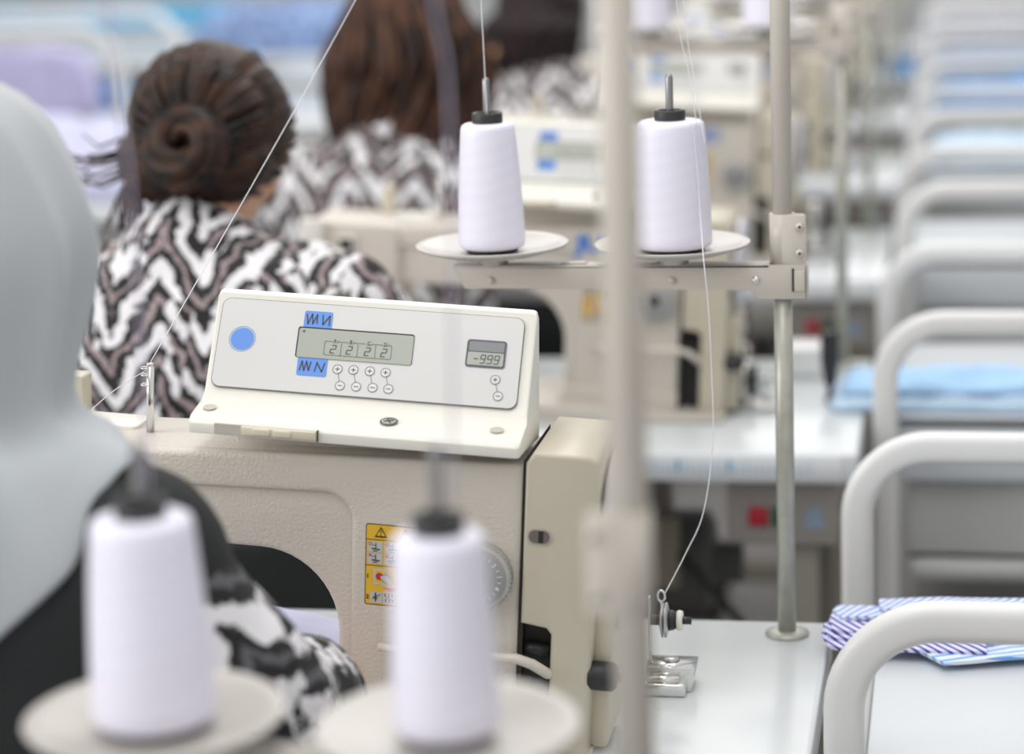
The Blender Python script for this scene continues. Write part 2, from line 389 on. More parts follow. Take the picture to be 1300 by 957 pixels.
# ------------------------------------------------------------------ sewing machine
XV, YV, ZV = Vector((1, 0, 0)), Vector((0, 1, 0)), Vector((0, 0, 1))
FRONT = (Vector((0, 0, 0)), XV, ZV, -YV)
def make_machine():
    root = empty('sewing_machine', (0, 0, 0))
    # ---- cast body: column + arm with the arch opening
    mb = MB()
    arch_o = [(-0.224, 0.0)] + arc(-0.224 - 0.070, 0.1595 - 0.070, 0.070, 0, 90, 12) + [(-0.335, 0.1595), (-0.46, 0.157)]
    outer = [(-0.46, 0.2385), (-0.075, 0.2525)] + [(-0.067, 0.248), (-0.067, 0.0)]
    mb.prism(arch_o + outer, 'y', 0.006, 0.112, 0.005, 4)
    rec = [(-0.2125, 0.0)] + arc(-0.2125 - 0.024, 0.2145 - 0.024, 0.024, 0, 90, 8) + [(-0.46, 0.2085)]
    mb.prism(rec + [(-0.46, 0.2385), (-0.0665, 0.2530), (-0.0665, 0.0)], 'y', 0.0, 0.020, 0.006, 4)
    # head block at the needle end
    mb.prism(rrect(-0.588, 0.090, -0.455, 0.2405, 0.014), 'y', -0.004, 0.112, 0.006, 4)
    # plinth flowing into the bed
    mb.prism([(-0.235, 0.0), (-0.222, 0.022), (-0.222, 0.03), (-0.066, 0.03), (-0.066, 0.0)], 'y', -0.004, 0.114, 0.003, 3)
    mb.prism([(-0.60, -0.0415), (0.0, 0.0004), (0.0, 0.006), (-0.60, 0.006)], 'y', -0.035, 0.145, 0.002, 2)
    body = mb.build('body', M_body, root)
    # belt side plate dark seam
    mb = MB(); mb.prism([(-0.0665, 0.002), (-0.0625, 0.002), (-0.0625, 0.262), (-0.0665, 0.256)], 'y', 0.003, 0.11); mb.build('seam', M_dark, root)
    # ---- motor cover
    mb = MB()
    cov = [(-0.0625, 0.119), (-0.0625, 0.19), (-0.0625, 0.258), (-0.056, 0.268), (-0.008, 0.268), (-0.0015, 0.262), (-0.0015, 0.005), (-0.0365, 0.005), (-0.0365, 0.111), (-0.0405, 0.116)]
    mb.prism(cov, 'y', -0.010, 0.118, 0.004, 4)
    mb.mi = 1
    mb.prism(rrect(-0.0595, 0.1895, -0.0385, 0.2035, 0.0068), 'y', -0.0108, -0.0095)
    cv = mb.build('motor_cover', [M_cover, mat('slot_rim', (0.50, 0.46, 0.38), 0.4)], root)
    mb = MB(); mb.prism(rrect(-0.0578, 0.191, -0.0402, 0.202, 0.0053), 'y', -0.0114, -0.0105)
    mb.mi = 1; mb.box((-0.0495, -0.0119, 0.1915), (-0.0455, -0.0112, 0.2015))
    mb.build('inspection_slot', [mat('slot_shade', (0.16, 0.14, 0.13), 0.5), M_dark], root)
    mb = MB(); mb.box((-0.066, 0.016, 0.004), (-0.036, 0.10, 0.118)); mb.mi = 1
    mb.lathe([(0.0, -0.006), (0.03, -0.006), (0.03, 0.006), (0.0, 0.006)], (-0.050, 0.045, 0.055), 'x', 24)
    mb.tube([(-0.060, 0.010, 0.092), (-0.040, 0.008, 0.09)], 0.006, 8)
    mb.build('belt_recess', [M_dark, M_black], root)
    # lower housing right of the cover
    mb = MB(); mb.prism(rrect(-0.004, 0.006, 0.013, 0.135, 0.006), 'y', 0.012, 0.095, 0.003, 2); mb.build('belt_guard', M_cover, root)
    # handwheel
    mb = MB(); mb.lathe([(0.0, 0.0), (0.050, 0.0), (0.0600, 0.003), (0.0605, 0.010), (0.056, 0.0135), (0.046, 0.0125), (0.040, 0.006), (0.018, 0.006), (0.014, 0.015), (0.0, 0.015)], (0.0, 0.058, 0.203), 'x', 48)
    mb.build('handwheel', mat('pale_handwheel', (0.62, 0.61, 0.66), 0.3), root)
    # black knob and rod low on the right
    mb = MB(); mb.lathe([(0.0, -0.004), (0.011, -0.004), (0.0125, -0.001), (0.0125, 0.016), (0.009, 0.020), (0.0, 0.020)], (0.0, 0.0, 0.076), 'x', 20); mb.mi = 1
    mb.tube([(0.018, 0, 0.076), (0.036, 0, 0.076)], 0.0045, 10)
    mb.build('tension_knob', [M_black, M_chrome], root)
    mb = MB(); mb.lathe([(0.0, 0.0), (0.008, 0.0), (0.008, 0.006), (0.006, 0.007), (0.0, 0.007)], (0.0125, 0.035, 0.115), 'x', 16); mb.build('screw', M_steel, root)
    # ---- stitch dial
    cx, cz = -0.1005, 0.1560
    mb = MB(); mb.lathe([(0.0, 0.0), (0.0288, 0.0), (0.0292, -0.004), (0.0285, -0.0105), (0.0262, -0.012), (0.0, -0.012)], (cx, 0, cz), 'y', 64)
    for k in range(44):
        a = 2 * PI * k / 44
        t = bmesh.new(); bmesh.ops.create_cube(t, size=1)
        for v in t.verts:
            p = Vector((0.0285 + v.co.x * 0.0018, -0.0065 + v.co.y * 0.0085, v.co.z * 0.0022))
            v.co = Vector((cx + p.x * math.cos(a) - p.z * math.sin(a), p.y, cz + p.x * math.sin(a) + p.z * math.cos(a)))
        mb.merge(t)
    d = mb.build('stitch_dial', M_dialrim, root)
    mb = MB(); mb.lathe([(0.0, -0.0118), (0.0252, -0.0118), (0.0248, -0.0126), (0.0, -0.0126)], (cx, 0, cz), 'y', 48); mb.build('dial_face', M_dial, d)
    mb = MB(); mb.lathe([(0.0, -0.0125), (0.0072, -0.0125), (0.0072, -0.0129), (0.0, -0.0129)], (cx, 0, cz), 'y', 24); mb.build('dial_hole', M_dark, d)
    mb = MB(); fr = (Vector((cx, -0.0127, cz)), XV, ZV, -YV)
    for num, ang in ((0, 235), (1, 170), (2, 103), (3, 41), (4, -22), (5, -85)):
        a = math.radians(ang); text_mesh(mb, str(num), 0.0062, fr, (0.0190 * math.cos(a), 0.0190 * math.sin(a)), a - PI / 2, fat=0.00012)
        for q, L in ((0.25, .0012), (0.5, .0022), (0.75, .0012)):
            b = math.radians(ang + 62 * q)
            if ang == 235: continue
            mb.strip([((0.0195 - L) * math.cos(b), (0.0195 - L) * math.sin(b)), ((0.0195 + L) * math.cos(b), (0.0195 + L) * math.sin(b))], 0.0008, fr, 0.0004)
    mb.build('dial_numbers', M_white_print, d)
    # ---- reverse lever
    mb = MB(); mb.tube([(-0.184, -0.010, 0.0862), (-0.150, -0.016, 0.0868), (-0.062, -0.022, 0.0920), (-0.050, -0.020, 0.088), (-0.038, -0.010, 0.077), (-0.034, 0.012, 0.070)], [0.0035, 0.004, 0.0044, 0.0046, 0.0046, 0.0045], 12)
    mb.build('reverse_lever', M_body, root)
    # ---- warning label (front face)
    L0, L1, B0, B1 = -0.1995, -0.1490, 0.1200, 0.1920
    mb = MB(); fr = FRANK = (Vector((0, 0, 0)), XV, ZV, -YV)
    def R(x0, z0, x1, z1, mi, lift, r=0.0): mb.mi = mi; mb.poly(rrect(x0, z0, x1, z1, r, 3) if r else [(x0, z0), (x1, z0), (x1, z1), (x0, z1)], fr, lift)
    R(L0, B0, L1, B1, 1, 0.0003, 0.002); R(L0 + 0.0008, B0 + 0.0008, L1 - 0.0008, B1 - 0.0008, 0, 0.0005, 0.0015)
    mb.mi = 1
    for z in (0.1782, 0.1552): mb.strip([(L0, z), (L1, z)], 0.0006, fr, 0.0007)
    def tri(cx_, cz_, s_, mi_o, mi_i):
        mb.mi = mi_o; mb.poly([(cx_ - s_, cz_ - s_ * .75), (cx_ + s_, cz_ - s_ * .75), (cx_, cz_ + s_)], fr, 0.0008)
        mb.mi = mi_i; q = s_ * 0.70; mb.poly([(cx_ - q, cz_ - q * .66), (cx_ + q, cz_ - q * .66), (cx_, cz_ + q * .9)], fr, 0.0010)
        mb.mi = mi_o; mb.strip([(cx_, cz_ + s_ * .42), (cx_, cz_ - s_ * .12)], 0.0008, fr, 0.0012); mb.poly(circ(cx_, cz_ - s_ * .34, .0005, 8), fr, 0.0012)
    tri(-0.1862, 0.1845, 0.0055, 1, 0); tri(-0.1650, 0.1845, 0.0055, 1, 0)
    for i, x in enumerate((-0.1975, -0.1828, -0.1680)):
        R(x, 0.1670, x + 0.0128, 0.1765, 2, 0.0008); R(x, 0.1568, x + 0.0128, 0.1663, 2, 0.0008)
        mb.mi = 3
        c0 = circ(x + 0.0022, 0.1745, 0.0013, 10); mb.strip(c0, 0.0005, fr, 0.0010, closed=True)
        mb.strip([(x + 0.0010, 0.1655), (x + 0.0034, 0.1632)], 0.0006, fr, 0.0010); mb.strip([(x + 0.0034, 0.1655), (x + 0.0010, 0.1632)], 0.0006, fr, 0.0010)
        mb.mi = 1
        for zz in (0.1672, 0.1572):
            mb.strip([(x + 0.0070, zz + 0.0078), (x + 0.0070, zz + 0.0035)], 0.0008, fr, 0.0010)
            mb.strip([(x + 0.0038, zz + 0.0030), (x + 0.0105, zz + 0.0024 + 0.001 * i)], 0.0011, fr, 0.0010)
            mb.strip([(x + 0.0048, zz + 0.0010), (x + 0.0085, zz + 0.0010)], 0.0008, fr, 0.0010)
            mb.strip([(x + 0.0044, zz + 0.0060), (x + 0.0060, zz + 0.0060)], 0.0007, fr, 0.0010)
    text_mesh(mb, '1', 0.0050, fr, (-0.1970, 0.1455), lift=0.0010, fat=0.0002); text_mesh(mb, '2', 0.0050, fr, (-0.1970, 0.1270), lift=0.0010, fat=0.0002)
    R(-0.1925, 0.1385, -0.1805, 0.1528, 2, 0.0008); R(-0.1712, 0.1385, -0.1560, 0.1528, 2, 0.0008)
    R(-0.1905, 0.1405, -0.1820, 0.1508, 0, 0.0010)
    mb.mi = 3; mb.poly(circ(-0.1868, 0.1460, 0.0032, 16), fr, 0.0012)
    mb.mi = 2; mb.poly([(-0.1862, 0.1466), (-0.1800, 0.1482), (-0.1765, 0.1440), (-0.1745, 0.1402), (-0.1800, 0.1398), (-0.1852, 0.1438)], fr, 0.0014)
    mb.mi = 1; mb.strip([(-0.1862, 0.1466), (-0.1800, 0.1482), (-0.1765, 0.1440), (-0.1745, 0.1402)], 0.0003, fr, 0.0016); mb.strip([(-0.1852, 0.1438), (-0.1800, 0.1398)], 0.0003, fr, 0.0016)
    mb.mi = 3; mb.poly([(-0.1840, 0.1362), (-0.1680, 0.1366), (-0.1760, 0.1328)], fr, 0.0010)
    for i in range(4):
        x = -0.1945 + i * 0.0112; R(x, 0.1222, x + 0.0104, 0.1322, 2, 0.0008)
    mb.mi = 1
    mb.strip([(-0.1925, 0.1255), (-0.1858, 0.1300)], 0.0006, fr, 0.0010); mb.strip([(-0.1900, 0.1308), (-0.1898, 0.1240)], 0.0013, fr, 0.0010); mb.strip([(-0.1920, 0.1275), (-0.1880, 0.1262)], 0.0008, fr, 0.0010)
    for x in (-0.1815, -0.1785, -0.1755): mb.strip([(x, 0.1308), (x, 0.1285)], 0.0012, fr, 0.0010); mb.strip([(x + .0006, 0.1262), (x + .0006, 0.1240)], 0.0012, fr, 0.0010)
    mb.strip([(-0.1815, 0.1290), (-0.1750, 0.1250)], 0.0005, fr, 0.0010)
    mb.strip([(-0.170, 0.129), (-0.168, 0.125), (-0.165, 0.129)], 0.0006, fr, 0.0010); mb.strip([(-0.159, 0.129), (-0.156, 0.125), (-0.154, 0.129)], 0.0006, fr, 0.0010)
    mb.build('warning_label', [M_yellow, mat('label_brown_ink', (0.06, 0.045, 0.02), 0.5), M_icon, M_lred], root)
    # ---- top fittings on the arm
    mb = MB(); mb.prism(rrect(-0.480, 0.060, -0.425, 0.102, 0.006), 'z', 0.2370, 0.2425, 0.001, 2); mb.build('oil_cover', M_panel, root)
    mb = MB(); mb.prism(rrect(-0.501, 0.240, -0.484, 0.278, 0.003), 'y', 0.085, 0.108, 0.001, 2); mb.build('take_up_guard', M_cover, root)
    mb = MB(); mb.tube([(-0.4100, 0.055, 0.238), (-0.4100, 0.055, 0.300)], 0.0035, 14)
    mb.lathe([(0.0, 0.0), (0.0035, 0.0), (0.0032, 0.003), (0, 0.003)], (-0.41, 0.055, 0.300), 'z', 14)
    for zz in (0.283, 0.292, 0.298):
        mb.tube([(-0.4142 + 0.0042 * math.cos(t * PI / 4), 0.055 + 0.0042 * math.sin(t * PI / 4), zz) for t in range(9)], 0.0008, 6, False)
    mb.build('thread_post', M_chrome, root)
    mb = MB(); mb.tube([(-0.4640, 0.045, 0.238), (-0.4700, 0.045, 0.2430), (-0.4780, 0.045, 0.2400)], 0.0018, 8); mb.build('thread_hook', M_steel, root)
    # needle end details
    mb = MB(); mb.tube([(-0.545, 0.05, 0.10), (-0.545, 0.05, 0.045)], 0.0036, 10); mb.tube([(-0.545, 0.05, 0.045), (-0.545, 0.05, 0.012)], 0.0010, 6); mb.build('needle_bar', M_chrome, root)
    mb = MB(); mb.tube([(-0.560, 0.05, 0.10), (-0.560, 0.05, 0.02)], 0.0032, 10); mb.prism([(-0.566, 0.02), (-0.540, 0.02), (-0.540, 0.009), (-0.566, 0.006)], 'y', 0.040, 0.058); mb.build('presser_foot', M_chrome, root)
    mb = MB(); mb.lathe([(0.0, -0.012), (0.006, -0.012), (0.006, -0.018), (0.015, -0.018), (0.016, -0.020), (0.010, -0.023), (0.0065, -0.032), (0.0, -0.032)], (-0.500, 0.0, 0.165), 'y', 24); mb.tube([(-0.5, 0.0, 0.165), (-0.5, -0.013, 0.165)], 0.006, 10); mb.build('tension_disc', M_chrome, root)
    mb = MB(); mb.box((-0.592, -0.014, 0.18), (-0.560, -0.003, 0.245), 0.003); mb.box((-0.538, -0.010, 0.20), (-0.516, -0.004, 0.222), 0.001); mb.build('take_up_cover', M_panel, root)
    mb = MB(); mb.box((-0.537, -0.0112, 0.203), (-0.519, -0.0098, 0.219), 0.0005); mb.build('thread_guide_plate', M_dark, root)
    # ---- control panel on top
    pr = empty('control_panel'); pr.parent = root
    xa, xb = -0.352, -0.0695
    prof = [(-0.014, 0.2625), (-0.0135, 0.2710), (-0.009, 0.2745), (0.020, 0.2800), (0.0275, 0.2870), (0.0800, 0.3590), (0.0820, 0.3650), (0.0880, 0.3672), (0.0930, 0.3630), (0.0800, 0.2620), (0.075, 0.2560)]
    mb = MB(); t = bmesh.new()
    xs = [(xa + 0.0, 0.004), (xb - 0.0, 0.004)]
    def ring(x, inset=0.0, spread=0.0):
        c = Vector((0.045, 0.30)); out = []
        for (y, z) in prof:
            d = c - Vector((y, z)); d.normalize(); q = Vector((y, z)) + d * inset
            k = max(0.0, (z - 0.285)) * 0.075
            out.append((x + (k if x > -0.2 else k * 0.0) * -0.0 + spread * (1 if x > -0.2 else -1), q.x, q.y))
        return out
    rings = [ring(xa, 0.0045), ring(xa + 0.0012, 0.0012), ring(xa + 0.004, 0), ring(xb - 0.004, 0), ring(xb - 0.0012, 0.0012), ring(xb, 0.0045)]
    # upper part narrows slightly on the left side as in the moulding
    vs = []
    for i, rg in enumerate(rings):
        for (x, y, z) in rg:
            kk = min(1.0, max(0.0, (z - 0.262) / 0.03))
            x2 = x + (0.0 if i < 3 else -0.0)
            if i < 3: x2 = x + (-0.0045 * max(0, (z - 0.287) / 0.08)) - 0.0015 * (1 - kk)
            else: x2 = x + (-0.0035 * max(0, (z - 0.287) / 0.08)) + 0.003 * (1 - kk)
            vs.append((x2, y, z))
    n = len(prof); fs = [tuple(range(n)), tuple(range(5 * n, 6 * n))[::-1]]
    for i in range(5):
        for j in range(n): fs.append((i * n + j, i * n + (j + 1) % n, (i + 1) * n + (j + 1) % n, (i + 1) * n + j))
    pv = mb._add(vs, fs, True)
    case = mb.build('panel_case', M_panel, pr)
    md = case.modifiers.new('b', 'BEVEL'); md.width = 0.0016; md.segments = 3; md.limit_method = 'ANGLE'; md.angle_limit = math.radians(25)
    A = Vector((0, 0.05, 0.0685)).normalized(); Nn = Vector((0, -0.0685, 0.05)).normalized()
    # face frame: origin on fold line, u = x, v up the slope
    fr = (Vector((0, 0.030, 0.2915)) + Nn * 0.0013, XV, A, Nn)
    def off(pts): return pts
    mb = MB(); T_ = [(x - 0.0035 * y / 0.085, y) for x, y in rrect(-0.3465, 0.0015, -0.0795, 0.0845, 0.0075)]
    T_o = [(x - 0.0035 * y / 0.085, y) for x, y in rrect(-0.3471, 0.0009, -0.0789, 0.0851, 0.0080)]
    mb.mi = 1; mb.poly(T_o, fr, 0.0002, 0.003); mb.mi = 0; mb.poly(T_, fr, 0.0005, 0.001)
    film = mb.build('display_film', [M_film, mat('film_edge', (0.18, 0.18, 0.18), 0.5)], pr)
    def sk(pts): return [(x - 0.10 * (y - 0.048), y) for x, y in pts]
    # blue button
    mb = MB(); mb.poly(circ(-0.3267, 0.0467, 0.0103, 40), fr, 0.0009); mb.strip(circ(-0.3267, 0.0467, 0.0116, 40), 0.0004, fr, 0.0009, closed=True); mb.build('blue_button', M_blue, pr)
    # blue zigzag labels
    mb = MB(); mb.poly([(x - 0.06 * (y - 0.07), y) for x, y in rrect(-0.2752, 0.0600, -0.2500, 0.0775, 0.0018, 4)], fr, 0.0008)
    mb.build('upper_stitch_label', M_blue, pr); mb = MB()
    mb.poly([(x - 0.06 * (y - 0.02), y) for x, y in rrect(-0.2735, 0.0168, -0.2470, 0.0350, 0.0018, 4)], fr, 0.0008); mb.build('lower_stitch_label', M_blue, pr); mb = MB()
    def zz(pts): mb.strip(pts, 0.0011, fr, 0.0011)
    zz([(-0.2732, 0.0742), (-0.2712, 0.0652), (-0.2685, 0.0745), (-0.2668, 0.0655), (-0.2640, 0.0742), (-0.2632, 0.0660)])
    zz([(-0.2590, 0.0740), (-0.2578, 0.0652), (-0.2528, 0.0738), (-0.2522, 0.0648)])
    mb.build('upper_stitch_symbols', M_ink, pr); mb = MB()
    zz([(-0.2712, 0.0215), (-0.2700, 0.0300), (-0.2672, 0.0215), (-0.2660, 0.0300), (-0.2632, 0.0218), (-0.2622, 0.0298)])
    zz([(-0.2578, 0.0212), (-0.2568, 0.0296), (-0.2515, 0.0214), (-0.2500, 0.0294)])
    mb.build('lower_stitch_symbols', M_ink, pr)
    # LCD
    mb = MB(); mb.mi = 1; mb.poly([(x - 0.05 * (y - 0.048), y) for x, y in rrect(-0.2780, 0.0335, -0.1750, 0.0622, 0.0022, 4)], fr, 0.0010)
    mb.mi = 0; mb.poly([(x - 0.05 * (y - 0.048), y) for x, y in rrect(-0.2768, 0.0335, -0.1754, 0.0608, 0.0018, 4)], fr, 0.0013)
    mb.mi = 2
    mb.strip([(x - 0.05 * (y - 0.048), y) for x, y in rrect(-0.2530, 0.0372, -0.1938, 0.0500, 0.0015, 3)], 0.0004, fr, 0.0016, closed=True)
    for x in (-0.2382, -0.2236, -0.2080): mb.strip([(x, 0.0490), (x + 0.0006, 0.0372)], 0.0004, fr, 0.0016)
    for x in (-0.2750,): mb.poly([(x, 0.0578), (x + 0.0028, 0.0592), (x + 0.0028, 0.0564)], fr, 0.0016)
    for x in (-0.2443, -0.2300, -0.2140, -0.1995):
        seven(mb, '2', x - 0.0030, 0.0393, 0.0072, 0.0040, fr, 0.0008, 0.14, 0.0016)
    for t_, x in zip('ABCD', (-0.2440, -0.2300, -0.2142, -0.1996)):
        mb.mi = 0; mb.poly([(x - .0024, .049), (x + .0024, .049), (x + .0024, .0515), (x - .0024, .0515)], fr, 0.0018); mb.mi = 2
        text_mesh(mb, t_, 0.0042, fr, (x, 0.0505), lift=0.0021, fat=0.00008)
    mb.build('wide_display', [M_lcd, M_dark, M_lcdink], pr)
    mb = MB(); mb.mi = 1; mb.poly([(x - 0.03 * (y - 0.048), y) for x, y in rrect(-0.1288, 0.0365, -0.0945, 0.0618, 0.0028, 4)], fr, 0.0012)
    mb.mi = 0; mb.poly([(x - 0.03 * (y - 0.048), y) for x, y in rrect(-0.1272, 0.0382, -0.0962, 0.0502, 0.0012, 4)], fr, 0.0015)
    mb.mi = 3; mb.poly(rrect(-0.1270, 0.0510, -0.0965, 0.0600, 0.0012, 4), fr, 0.0015)
    mb.mi = 2
    for i, ch in enumerate('-999'): seven(mb, ch, -0.1222 + i * 0.0060, 0.0402, 0.0075, 0.0038, fr, 0.0008, 0.14, 0.0018)
    mb.build('counter_display', [M_lcd, mat('bezel_blue_grey', (0.075, 0.08, 0.115), 0.35), M_lcdink, mat('bezel_grey', (0.20, 0.21, 0.22), 0.35)], pr)
    # plus / minus keys
    for (pxx, pyy, mx_, my_) in ((-0.2379, 0.0250, -0.2333, 0.0100), (-0.2240, 0.0254, -0.2191, 0.0102), (-0.2096, 0.0254, -0.2047, 0.0105), (-0.1957, 0.0252, -0.1909, 0.0104), (-0.1005, 0.0262, -0.0962, 0.0115)):
        mb = MB(); r_ = 0.0040
        mb.mi = 1; mb.poly(circ(pxx, pyy, r_, 20), fr, 0.0009); mb.poly(circ(mx_, my_, r_, 20), fr, 0.0009); mb.mi = 0
        mb.strip(circ(pxx, pyy, r_, 20), 0.00045, fr, 0.0011, closed=True); mb.strip(circ(mx_, my_, r_, 20), 0.00045, fr, 0.0011, closed=True)
        d = (Vector((mx_, my_)) - Vector((pxx, pyy))).normalized()
        mb.strip([Vector((pxx, pyy)) + d * r_, Vector((mx_, my_)) - d * r_], 0.00045, fr, 0.0011)
        q = 0.0018; mb.strip([(pxx - q, pyy), (pxx + q, pyy)], 0.0007, fr, 0.0012); mb.strip([(pxx, pyy - q), (pxx, pyy + q)], 0.0007, fr, 0.0012); mb.strip([(mx_ - q, my_), (mx_ + q, my_)], 0.0007, fr, 0.0012)
        mb.build('plus_minus_keys', [M_line, mat('key_film', (0.68, 0.69, 0.69), 0.4)], pr)
    # ledge: slider recess, caps, screw
    mb = MB(); mb.box((-0.3290, -0.0148, 0.2640), (-0.2390, -0.0125, 0.2725)); mb.build('slider_recess', mat('recess_shade', (0.55, 0.52, 0.47), 0.5), pr)
    mb = MB(); mb.box((-0.3050, -0.0172, 0.2646), (-0.2402, -0.0125, 0.2722), 0.0008)
    for x in (-0.2880, -0.2700): mb.prism(rrect(x - 0.007, 0.2655, x + 0.0085, 0.2712, 0.002), 'y', -0.0184, -0.0168, 0.0006, 2)
    mb.build('slider', M_slider, pr)
    mb = MB(); mb.box((-0.2396, -0.0150, 0.2632), (-0.2386, -0.0125, 0.2732)); mb.build('slider_gap', M_dark, pr)
    lfr = (Vector((0, 0.004, 0.2778)), XV, Vector((0, 0.032, 0.006)).normalized(), Vector((0, -0.006, 0.032)).normalized())
    for x, yy in ((-0.3410, 0.0065), (-0.0915, 0.0065)):
        mb = MB(); mb.poly(circ(x, yy, 0.0058, 24), lfr, 0.0006); mb.build('screw_plug', mat('plug_shade', (0.52, 0.50, 0.43), 0.5), pr)
    mb = MB(); mb.poly(circ(-0.1840, 0.0065, 0.0078, 28), lfr, 0.0005); mb.mi = 1; mb.poly(circ(-0.1840, 0.0060, 0.0060, 24), lfr, 0.0012, 0.0008); mb.mi = 0
    mb.strip([(-0.188, 0.0045), (-0.180, 0.0075)], 0.0014, lfr, 0.0015); mb.strip([(-0.182, 0.0025), (-0.186, 0.0095)], 0.0014, lfr, 0.0015)
    mb.build('panel_screw', [mat('screw_hole', (0.12, 0.11, 0.10), 0.5), M_chrome], pr)
    # carrier under the panel
    mb = MB(); mb.box((-0.325, 0.034, 0.228), (-0.085, 0.078, 0.263), 0.002); mb.build('panel_bracket', M_body, pr)
    return root
mach = make_machine()
mach_labels = ['sharply focused beige sewing machine with a tilted display reading -999 and yellow warning label',
               'blurred beige sewing machine with a blue maker name, right behind the white thread cones',
               'blurred beige sewing machine in front of the long haired woman, third in the row',
               'fourth beige sewing machine of the row, far out of focus',
               'fifth beige sewing machine of the row, far out of focus',
               'sixth beige sewing machine of the row, small and blurred',
               'farthest beige sewing machine at the end of the row']
machines = []
for k in range(1, 8):
    o = mach if k == 1 else copy_tree(mach)
    o.location = (-0.30, 1.80 + PITCH * (k - 1), 0.752)
    o.rotation_euler = (0, math.radians(4.0 if k == 1 else 3.2), 0)
    tag(o, mach_labels[k - 1], 'sewing machine', 'beige sewing machines in a row')
    machines.append(o)
mach.location = (-0.30, 1.80, 0.750)
for o in machines[1:]:
    for ch in o.children:
        if ch.name.startswith('control_panel'): ch.location.z = 0.012
for o in machines[1:]:
    mb = MB(); text_mesh(mb, 'JUKI', 0.0315, (Vector((0, 0, 0)), XV, ZV, -YV), (-0.172, 0.226), lift=0.0006, sx=1.28, fat=0.0013)
    mb.build('maker_name', M_logo, o)

